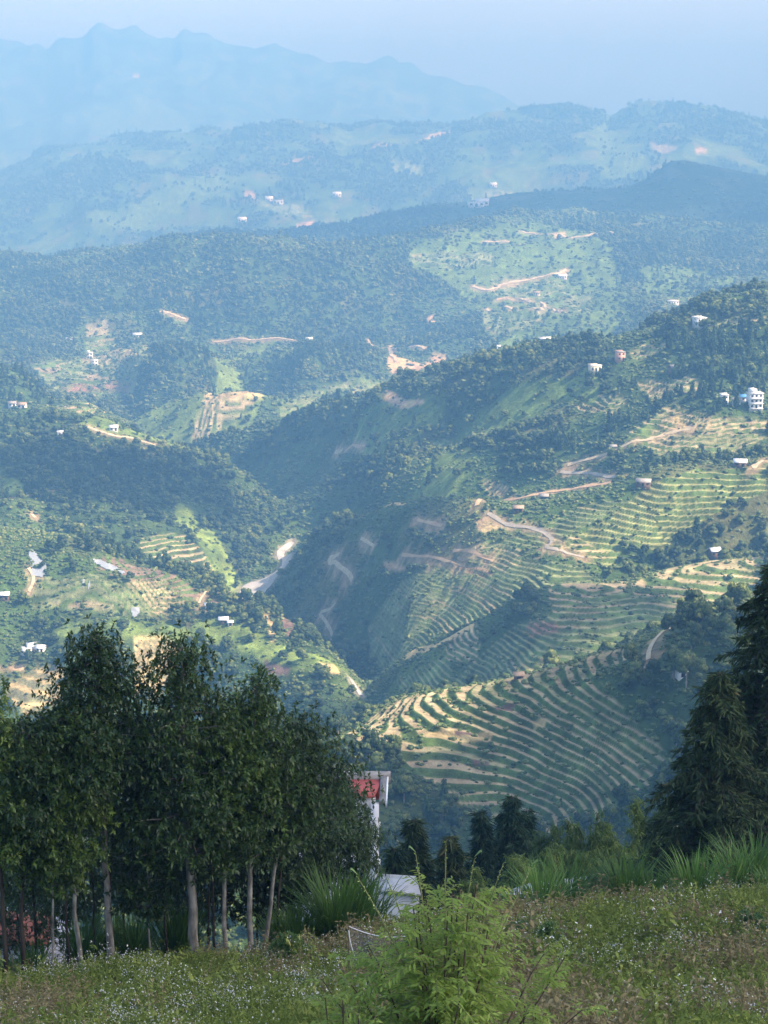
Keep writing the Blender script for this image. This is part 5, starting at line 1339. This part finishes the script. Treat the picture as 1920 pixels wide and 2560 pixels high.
# ---- elephant grass
m_grassE = leaf_mat('elephant_grass_blades', (.055,.125,.022), (.13,.26,.045), (.30,.34,.12), trans=.35, rough=.5, attr='tone', scale=1.2)
def blades(n, H, spread, seed, w=.034, lean=1.0, segs=6, straw=.06):
    r = np.random.RandomState(seed); q = np.linspace(0, 1, segs+1); V_ = []; F_ = []; T_ = []; nv = 0
    for k in range(n):
        th = r.uniform(0, 6.283); b0 = r.uniform(0, spread*.35); L_ = H*r.uniform(.55, 1.12); ln = r.uniform(.15, .85)*lean
        base = np.array([b0*math.cos(th), b0*math.sin(th), -.05])
        ang = ln*.35 + ln*1.9*q**1.6; ds = L_/segs
        dx = np.concatenate([[0], np.cumsum(np.sin(ang[:-1])*ds)]); dz = np.concatenate([[0], np.cumsum(np.cos(ang[:-1])*ds)])
        th2 = th + r.normal(0, .5); d = np.array([math.cos(th2), math.sin(th2), 0]); s_ = np.array([-d[1], d[0], 0])
        c = base + dx[:, None]*d + dz[:, None]*[0, 0, 1]
        ww = w*(.35+.65*np.sin(np.clip(q*1.25+.25, 0, 3.14)))*(1-q**4)*r.uniform(.8, 1.2) + .001
        V = np.stack([c-s_*ww[:, None]*.5, c+s_*ww[:, None]*.5], 1).reshape(-1, 3)
        i = np.arange(segs)*2; F = np.stack([i, i+1, i+3, i+2], 1) + nv
        V_.append(V); F_.append(F); nv += len(V); tn = 1.0 if r.uniform() < straw else r.uniform(.1, .75); T_.append(np.full(len(V), tn))
    return mesh_np('blades', np.concatenate(V_), np.concatenate(F_), True, {'tone': np.concatenate(T_)})
GM = [blades(330, 2.5, 1.5, 60+k, w=.055) for k in range(4)]
for g_ in GM: g_.materials.append(m_grassE)
m_cane = noise_mat('dry_cane', (.12,.09,.05), (.28,.22,.13), 4, .9)
def egrass(label, px, py, Y, hpx, seed, first=[None]):
    r = random.Random(seed); u, _ = ray(px, py); x = float(u)*Y; z = max(float(s_of(py))*Y, land_z(x, Y))
    z = land_z(x, Y) if abs(z-land_z(x, Y)) < 1.2 else z
    z = land_z(x, Y)
    top = float(s_of(py-hpx))*Y; sc = max((top-z)/2.25, .35)
    e = empty('elephant_grass', (x, Y, z), r.uniform(0, 6.28)); tag(e, label, 'grass clump', 'elephant grass clumps along the meadow edge')
    b_ = link('blades', GM[seed % 4], None, e); b_.scale = (sc*r.uniform(.85, 1.05), sc*r.uniform(.85, 1.05), sc)
    b_['kind'] = 'stuff'
    for k in range(3):
        t = np.linspace(0, 1, 5)
        MB().tube(np.stack([.1*k-.1+.12*t*sc, .05*k+.0*t, t*1.3*sc-.1], 1), .014, 5).build('cane', m_cane, e)
EG = [('big elephant grass clump with arching blades right of the grove', 845, 2385, 46, 195),
      ('elephant grass behind the shade net', 905, 2360, 47.5, 150),
      ('low elephant grass clump between the grove and the big clump', 745, 2400, 45.5, 130),
      ('elephant grass clump in the shade at the foot of the rightmost pale trunk', 700, 2405, 46, 115),
      ('shaded elephant grass between the tall pale trunk and the thickest trunk', 335, 2445, 44, 140),
      ('elephant grass clump just right of the tall pale trunk', 300, 2430, 45, 130),
      ('elephant grass at the foot of the grey speckled trunk', 215, 2440, 43.5, 140),
      ('elephant grass low at the left edge under the dark trunks', 85, 2480, 42.5, 110),
      ('elephant grass tuft at the far left bottom of the grove', 20, 2490, 42.3, 90),
      ('elephant grass tuft glowing behind the thickest trunk', 445, 2410, 47, 150),
      ('elephant grass clump in front of the white shed roof, nearest the big bush', 1290, 2340, 50.5, 120),
      ('tall elephant grass clump left of centre in the row, beside the white shed roof', 1352, 2310, 52, 135),
      ('elephant grass clump with the highest blades beside the shed roof', 1418, 2300, 54, 145),
      ('low pale tipped elephant grass clump in the dip of the row', 1480, 2320, 52, 85),
      ('dark green elephant grass clump in the middle of the row', 1565, 2300, 54, 150),
      ('small elephant grass clump right of the middle one', 1625, 2295, 53.5, 110),
      ('elephant grass clump with bright young blades below the conifers', 1600, 2330, 51.5, 75),
      ('full elephant grass clump below the left side of the big conifers', 1735, 2290, 54.5, 150),
      ('short elephant grass clump between two full ones below the conifers', 1680, 2300, 53.5, 85),
      ('tall elephant grass clump with feathery tips below the conifers', 1830, 2285, 55.5, 150),
      ('tallest elephant grass clump near the right edge', 1880, 2265, 56, 165),
      ('bright elephant grass clump cut by the right edge', 1925, 2290, 54, 120),
      ('elephant grass tuft peeping over the big bush on its right', 1215, 2360, 49, 110)]
for k, a in enumerate(EG): egrass(*a, seed=k)
for k in range(4):
    px = 1105+40*k; egrass(['leftmost','second','third','rightmost'][k]+' of four low grass tufts behind the big bush', px, 2350, 50, 70+8*k, 40+k)

# ---- the big light green bush in front
m_bush = leaf_mat('fresh_green_leaves', (.21,.31,.06), (.37,.48,.11), (.52,.58,.2), trans=.5, rough=.55, attr='tone', scale=1.6)
m_stem = noise_mat('dark_red_stems', (.035,.022,.018), (.10,.07,.05), 12, .8)
m_stemg = noise_mat('green_stems', (.12,.14,.05), (.24,.25,.10), 12, .8)
m_curl = leaf_mat('curled_young_leaf', (.12,.20,.05), (.2,.3,.08), trans=.3, scale=4)
m_deadleaf = noise_mat('rust_red_leaf', (.22,.05,.03), (.34,.10,.06), 6, .8)
def big_bush(label, px, Y, top_y, half_px, seed, nst=15, ln_leaf=.078, tall=7, spread_top=1.0):
    r = np.random.RandomState(seed); m = Y/FPX; u, _ = ray(px, 2500); x = float(u)*Y; gz = land_z(x, Y)
    H = float(s_of(top_y))*Y - gz; R0 = half_px*m
    e = empty('leafy_bush', (x, Y, gz)); tag(e, label, 'bush')
    P_ = []; D_ = []; spikes = []
    for k in range(nst):
        th = k*2.399+r.uniform(-.3, .3); out = R0*r.uniform(.15, 1.0)*(1 if k > 2 else .25); hh = (H*.87)*(1-.45*(out/R0)**1.5)*r.uniform(.85, 1.05)
        q = np.linspace(0, 1, 11)
        wob = np.cumsum(r.normal(0, .014, (11, 2)), 0)
        bp = np.stack([out*q**1.25*math.cos(th)+wob[:, 0], out*q**1.25*math.sin(th)+wob[:, 1], hh*q - .05], 1)
        MB().tube(bp, .015*(1.15-q)+.003, 6).build('stem', m_stem, e)
        twigs = MB()
        for j in range(25):
            f = r.uniform(.34, 1.0)**.8; b0 = np.array([np.interp(f, q, bp[:, i]) for i in range(3)])
            d = np.array([math.cos(th), math.sin(th), .55])*.6 + r.normal(0, .75, 3)*[1, 1, .45]; d /= np.linalg.norm(d)
            tl = r.uniform(.16, .46)*(1.15-.5*f)*R0/1.1
            tq = np.linspace(0, 1, 5)[:, None]; tp = b0 + d*tl*tq + np.array([0, 0, -.10*tl])*tq**2*2
            twigs.tube(tp, .004, 3)
            nn_ = int(tl/.020)
            ff = np.linspace(.12, 1.0, nn_); pp = b0 + d*tl*ff[:, None] + np.array([0, 0, -.10*tl])*(ff[:, None]**2)*2
            s_ = np.cross(d, [0, 0, 1.]); s_ /= np.linalg.norm(s_)+1e-9
            alt = np.where(np.arange(nn_) % 2 == 0, 1, -1)[:, None]
            dd = s_*alt*.9 + d*.6 + r.normal(0, .25, (nn_, 3)) + [0, 0, -.1]
            P_.append(pp); D_.append(dd)
        tw = twigs.build('twigs', m_stemg, e); tw['kind'] = 'stuff'
    P_ = np.concatenate(P_); D_ = np.concatenate(D_); n = len(P_)
    global rng
    V, F = leaf_quads(P_, D_, r.uniform(.7, 1.3, n)*ln_leaf, ln_leaf*.36, .35, .5)
    lo = np.clip((P_[:, 2])/H, 0, 1)
    MB().add(V, F, np.repeat(np.clip(r.normal(.55, .2, n)+.15-(.35*lo), 0, 1), 4)).build('leaves', m_bush, e, False, attr='tone')
    for k in range(tall):
        a = (k-(tall-1)/2)/(tall/2); b0 = np.array([a*R0*.28, r.uniform(-.1, .1), H*.60]); tip = np.array([a*R0*.62*spread_top, r.uniform(-.2, .2), H*(1.0-.13*abs(a)-r.uniform(0, .06))])
        q = np.linspace(0, 1, 7)[:, None]; sp = b0 + (tip-b0)*q + np.array([0, 0, .04])*np.sin(q*3.1)
        s_o = MB().tube(sp, .007*(1.2-q[:, 0])+.002, 5).build('shoot', m_stemg, e)
        ff = np.linspace(.1, 1, 34); pp = b0 + (tip-b0)*ff[:, None] + np.array([0, 0, .04])*np.sin(ff[:, None]*3.1); dd = r.normal(0, 1, (34, 3))+[0, 0, .7]
        V, F = leaf_quads(pp, dd, .03, .014, .1, .6); MB().add(V, F, r.uniform(.7, 1)*np.ones(len(V))).build('shoot_leaves', m_bush, s_o, False, attr='tone')['kind'] = 'stuff'
        if k % 2 == 0:
            q2 = np.linspace(0, 1, 6); cv = []; 
            sgn = 1 if a > 0 else -1
            for i in range(6):
                ang = q2[i]*2.0; c = tip + np.array([sgn*.07*math.sin(ang), 0, .05*math.sin(ang*1.4)+.02]) 
                wv = .028*math.sin(math.pi*min(q2[i]*.9+.08, 1)); cv += [c+[0, -wv, wv*.5], c+[0, wv, wv*.5]]
            i = np.arange(5)*2; MB().add(np.array(cv), np.stack([i, i+1, i+3, i+2], 1)).build('curled_leaf', m_curl, s_o)
    for k in range(4):
        c = np.array([r.uniform(-.6, .6)*R0, -.35*R0, H*r.uniform(.2, .55)]); V, F = leaf_quads(c[None, :], r.normal(size=(1, 3)), .10, .06, .2, .4); MB().add(V, F).build('dead_leaf', m_deadleaf, e)
    return e
big_bush('big light green feathery bush with long bare topped shoots in the centre foreground', 1110, 15.5, 2085, 440, 71, nst=32)
big_bush('low light green bush spreading from the left foot of the big bush', 865, 15.0, 2390, 230, 72, nst=18, tall=0)
big_bush('low light green bush at the right foot of the big bush', 1330, 16.5, 2440, 200, 73, nst=14, tall=0)

# ---- small single plants at the right
def small_tree(label, px, Y, top_y, half_px, seed, mat):
    m = Y/FPX; u, _ = ray(px, 2400); x = float(u)*Y; gz = land_z(x, Y); H = float(s_of(top_y))*Y-gz
    leafy_tree('small_shrub', label, H, half_px*m, H*.25, .03, seed, kind='oval', bark=m_twig, leaf=mat, nb=26, nt_=16, L=.10, W=.035, cat='shrub', loc=(x, Y, gz))
m_shrubL = leaf_mat('young_shrub_leaves', (.05,.11,.03), (.12,.20,.05), trans=.3, attr='tone', scale=1.5)
small_tree('rounded green shrub on a thin pale stem at the right edge of the meadow', 1895, 42, 2275, 55, 81, m_shrubL)
small_tree('thin young shrub with pale stems in front of the elephant grass at right', 1780, 47, 2262, 40, 82, m_shrubL)
small_tree('slender pale stemmed seedling at the right side of the big bush', 1372, 40, 2300, 32, 83, m_shrubL)
small_tree('small yellowish shrub beside the big bush below the shed roof', 1310, 42, 2300, 50, 84, m_shrubL)
small_tree('grey green shrub left of the shade net', 720, 40, 2330, 50, 85, m_shrubL)

# ---- meadow weeds and flowers
m_weed = leaf_mat('weed_leaves', (.12,.17,.036), (.27,.32,.08), (.37,.36,.15), trans=.3, rough=.8, spec=.1, attr='tone', scale=2)
m_weedb = leaf_mat('dry_weed_leaves', (.20,.17,.085), (.35,.31,.16), (.44,.40,.23), trans=.2, rough=.9, spec=.05, attr='tone', scale=2)
m_flower = noise_mat('white_petals', (.62,.62,.58), (.82,.82,.78), 10, .7)
def weed_mesh(seed, H, n_st, flowers, mats):
    r = np.random.RandomState(seed); mb = MB(); fl = MB()
    P_ = []; D_ = []
    for k in range(n_st):
        th = r.uniform(0, 6.28); o = r.uniform(0, .35); h = H*r.uniform(.6, 1.1); d = np.array([o*math.cos(th), o*math.sin(th), h])
        b0 = np.array([math.cos(th), math.sin(th), 0])*r.uniform(0, .18)
        q = np.linspace(0, 1, 3)[:, None]; mb.tube(b0+d*q, .0035, 3, .8)
        f = r.uniform(.1, 1, 16)[:, None]; P_.append(b0+d*f); D_.append(r.normal(0, 1, (16, 3))+[0, 0, .3])
        if k < flowers:
            for j in range(3):
                c = b0 + d*(1.0) + r.normal(0, .07, 3)
                V, F = leaf_quads(np.repeat(c[None, :], 3, 0), r.normal(0, 1, (3, 3))+[0, 0, .8], .017, .014, 0, .5); fl.add(V, F)
    P_ = np.concatenate(P_); D_ = np.concatenate(D_)
    V, F = leaf_quads(P_, D_, r.uniform(.05, .11, len(P_)), .032, .3, .8)
    mb.add(V, F, np.repeat(r.uniform(0, .9, len(P_)), 4))
    me = mb.data('weed', False, 'tone'); me.materials.append(mats)
    fm = None
    if flowers: fm = fl.data('flowers', False); fm.materials.append(m_flower)
    return me, fm
WD = [weed_mesh(91, .55, 8, 0, m_weed), weed_mesh(92, .62, 8, 0, m_weedb), weed_mesh(93, .55, 8, 4, m_weed), weed_mesh(94, .5, 7, 6, m_weed), weed_mesh(95, .75, 6, 0, m_weedb)]
def weed_thing(me, fm, px, py, label):
    h = ground_hit(px, py, 1.0); e = empty('weed', h); tag(e, label, 'weed', 'weeds standing in the meadow')
    w = link('leaves', me, None, e)
    f = link('flowers', fm, None, e) if fm else None
    if f: f['kind'] = 'stuff'
    return w, f
wt = [weed_thing(*WD[0], 1500, 2480, 'leafy green weed without flowers in the right half of the meadow'), weed_thing(*WD[1], 1560, 2470, 'dry brown weed in the brown patch of the meadow'),
      weed_thing(*WD[2], 1700, 2480, 'green weed with a few white flowers in the right half of the meadow'), weed_thing(*WD[3], 300, 2520, 'low weed thick with white flowers under the grove'),
      weed_thing(*WD[4], 1620, 2500, 'tall dry weed in the brown patch of the meadow')]
r_ = np.random.RandomState(17); n = 15000
Yw = r_.uniform(24, 58, n)**1.0; Xw = r_.uniform(-.245, .245, n)*Yw
edge = np.interp(Xw/Yw, UC, GY[np.searchsorted(TT, 3.25)])
k = Yw < edge; Xw, Yw = Xw[k], Yw[k]
iy = np.array([land_z(x, y) for x, y in zip(Xw, Yw)]); n = len(Xw)
pn = fbm(Xw/4.5, Yw/4.5, 3) + r_.normal(0, .25, n); pf = fbm(Xw/3.+50, Yw/3., 2) + r_.normal(0, .2, n)
right = sstep(-2, 2, Xw)
pk = np.where(pn + .14*right > .46, np.where(r_.uniform(size=n) < .7, 1, 4), np.where(pf > .52, 3, np.where(pf > .24, 2, 0)))
scw = np.exp(r_.normal(0, .25, n))*np.where(Xw < -1, .8, 1.0)
gn_instances('meadow_weeds', np.stack([Xw, Yw, iy-.02], 1), np.stack([scw*1.1, scw*1.1, scw], 1), np.stack([r_.normal(0, .12, n), r_.normal(0, .12, n), r_.uniform(0, 6.28, n)], 1), [w for w, f in wt], pk, 'green and dry brown weeds carpeting the meadow')
sf = (pk == 2) | (pk == 3); idx = np.where(sf)[0]
gn_instances('meadow_flowers', np.stack([Xw, Yw, iy-.02], 1)[idx], np.stack([scw*1.1, scw*1.1, scw], 1)[idx], np.stack([np.zeros(len(idx)), np.zeros(len(idx)), r_.uniform(0, 6.28, len(idx))], 1), [wt[2][1], wt[3][1]], pk[idx]-2, 'tiny white flowers sprinkled over the meadow')

# ---- buildings just below the meadow
def slab(P4, th, name, m, parent):
    a = np.array(P4, float); n = np.cross(a[1]-a[0], a[3]-a[0]); n = n/np.linalg.norm(n)*th
    V = np.concatenate([a, a-n]); MB().add(V, [(0,1,2,3),(7,6,5,4),(0,4,5,1),(1,5,6,2),(2,6,7,3),(3,7,4,0)]).build(name, m, parent, False)
Yh = 74.0
def W(px, py, Y=Yh): return np.array(at(px, py, Y)[:])
hb_ = W(968, 1942); gzh = land_z(hb_[0], Yh)
e = empty('red_roofed_house', (hb_[0]-4.5, Yh-.3, gzh)); tag(e, 'white house with a red metal roof and dark concrete gable edge behind the grove', 'house')
ox, oy, oz = e.location
def L_(p): return np.array(p)-np.array([ox, oy, oz])
topz = hb_[2]-oz; eavez = W(955, 1990, 72.3)[2]-oz
x1 = hb_[0]-ox; x0 = x1-4.2
MB().box(((x0+x1-.45)/2, -.45, (eavez-.2)/2), (x1-x0-.6, 1.7, eavez-.2)).build('wall', m_white, e, False)
slab([(x0, .9, topz-.3), (x1, .9, topz-.3), (x1, 4.5, topz-2.6), (x0, 4.5, topz-2.6)], .1, 'back_roof', m_red, e)
MB().box(((x0+x1-.45)/2, 2.4, (topz-2.4)/2), (x1-x0-.6, 4.0, topz-2.4)).build('back_wall', m_white, e, False)
slab([(x0, -1.5, eavez+.05), (x1-.55, -1.5, eavez+.05), (x1-.25, .4, topz-.16), (x0, .4, topz-.16)], .1, 'red_roof', m_red, e)
MB().box(((x0+x1)/2, .75, topz-.2), (x1-x0+.3, .5, .42)).build('ridge_beam', m_conc, e, False)
slab([(x1-.36, -1.6, eavez-.12), (x1-.10, -1.6, eavez-.12), (x1-.02, .9, topz+.02), (x1-.28, .9, topz+.02)], .16, 'gable_edge', m_conc, e)
slab([(x1-.09, -1.6, eavez-.45), (x1-.08, -1.6, eavez-.10), (x1-.01, .9, topz+.0), (x1-.02, .9, topz-.4)], .08, 'white_fascia', m_white, e)
cx = W(944, 2100, 72.1)[0]-ox
MB().box((cx-.12, -1.55, (eavez-.3)/2), (.36, .36, eavez-.3)).build('corner_column', m_white, e, False)
for zz in (.55, .72, .9): MB().box((cx-.12, -1.55, (eavez-.3)*zz), (.48, .48, .10)).build('column_band', m_white, e, False)
th = np.linspace(0, 6.283, 17); hz = W(940, 2140, 71.9)[2]-oz
MB().tube(np.stack([cx-.30+.27*np.cos(th), np.full(17, -1.80), hz+.33*np.sin(th)], 1), .035, 5).build('round_ornament', m_dark, e)
MB().box((x1-2.6, -1.33, eavez*.42), (1.2, .1, 1.5)).build('window', m_dark, e, False)

def shed(label, Pn, roofm, name='shed', depth=3.0):
    """Pn: near-left, near-right, far-right, far-left roof corners in world space"""
    P4 = np.array(Pn, float); c = P4.mean(0); g = land_z(c[0], c[1])
    e = empty(name, (c[0], c[1], g)); tag(e, label, 'shed'); Q = P4-np.array([c[0], c[1], g])
    slab(Q, .08, 'roof', roofm, e)
    zmin = Q[:, 2].min()-.1; cen = Q.mean(0)
    for i in range(4):
        a = Q[i]*[.93, .93, 1]; b_ = Q[(i+1) % 4]*[.93, .93, 1]
        V = np.array([(a[0], a[1], -.4), (b_[0], b_[1], -.4), (b_[0], b_[1], b_[2]-.12), (a[0], a[1], a[2]-.12)])
        nrm = np.cross(V[1]-V[0], V[3]-V[0]); nrm = nrm/np.linalg.norm(nrm)*.1
        MB().add(np.concatenate([V, V+nrm*-1]), [(0,1,2,3),(7,6,5,4),(0,4,5,1),(1,5,6,2),(2,6,7,3),(3,7,4,0)]).build('wall', m_white, e, False)
m_sheet2 = ribbed(noise_mat('white_sheet_roof', (.50,.51,.52), (.78,.78,.78), .9, .5, spec=.4), 6.0)
shed('white roofed shed seen through the top of the big bush, right of the white column', [W(945,2226,68), W(1052,2236,68), W(1040,2190,72), W(950,2184,72)], m_sheet2)
shed('shed whose white roof edge slants up behind the elephant grass', [W(1250,2232,60), W(1400,2300,58), W(1470,2190,64), W(1330,2206,68)], m_sheet2)
house_e = empty('hidden_house', tuple(W(-10, 2300, 62))); gz_ = land_z(*house_e.location[:2]); house_e.location.z = gz_
tag(house_e, 'pale house with an orange red roof glimpsed between the dark trunks at the left edge', 'house')
zt_ = W(0, 2345, 62)[2]-gz_
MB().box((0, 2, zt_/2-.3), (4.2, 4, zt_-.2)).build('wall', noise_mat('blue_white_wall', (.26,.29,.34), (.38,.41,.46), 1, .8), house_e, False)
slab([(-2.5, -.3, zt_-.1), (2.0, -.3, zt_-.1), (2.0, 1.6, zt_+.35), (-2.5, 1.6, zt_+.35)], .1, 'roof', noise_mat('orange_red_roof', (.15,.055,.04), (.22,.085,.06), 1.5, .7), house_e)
MB().box((.5, -.03, zt_*.45), (1.0, .1, 1.2)).build('window', m_dark, house_e, False)

# ---- shade net
m_net, nt_, b_ = new_mat('grey_shade_net'); b_.inputs['Base Color'].default_value = (.16,.145,.12,1); b_.inputs['Roughness'].default_value = .9
Nn_, Ln_ = nt_.nodes, nt_.links
tb = Nn_.new('ShaderNodeBsdfTransparent'); mxn = Nn_.new('ShaderNodeMixShader'); wv = Nn_.new('ShaderNodeTexNoise'); wv.inputs['Scale'].default_value = 60
Ln_.new(wv.outputs[0], mxn.inputs[0]); Ln_.new(b_.outputs[0], mxn.inputs[1]); Ln_.new(tb.outputs[0], mxn.inputs[2]); Ln_.new(mxn.outputs[0], Nn_['Material Output'].inputs['Surface'])
Yn = 36.0
P0 = W(872, 2316, Yn); gz = land_z(P0[0], Yn)
e = empty('shade_net', (P0[0], Yn, gz)); tag(e, 'sagging grey shade net on a pale rope fence between the grove and the big bush', 'net')
us = np.linspace(0, 1, 22); vs = np.linspace(0, 1, 10); V = []
hN = P0[2]-gz
for v in vs:
    for u_ in us:
        x = u_*1.35; zt2 = hN - .22*u_ - .12*math.sin(u_*3.1)
        V.append((x + .1*v*math.sin(u_*6), .12*math.sin(u_*9+v*3) - .35*v, zt2*(1-v) + .0*v + .02))
i = np.arange(9)[:, None]*22; j = np.arange(21)[None, :]
MB().add(np.array(V), np.stack([i+j, i+j+1, i+j+23, i+j+22], -1).reshape(-1, 4)).build('net', m_net, e)
t = np.linspace(0, 1, 12)
MB().tube(np.stack([.0+.8*t**1.5, np.full(12, -.2), hN*(1-t*.98)**1.4+.0], 1), .012, 5).build('rope', m_curl if False else m_white, e)
MB().tube(np.stack([.0+1.35*t, np.full(12, 0.0), hN - .22*t - .12*np.sin(t*3.1)], 1), .01, 5).build('rope', m_white, e)
for x in (0.0, .78, 1.35): MB().tube([(x, 0, -.3), (x, 0, hN-.15*x)], .02, 6).build('post', m_cane, e)
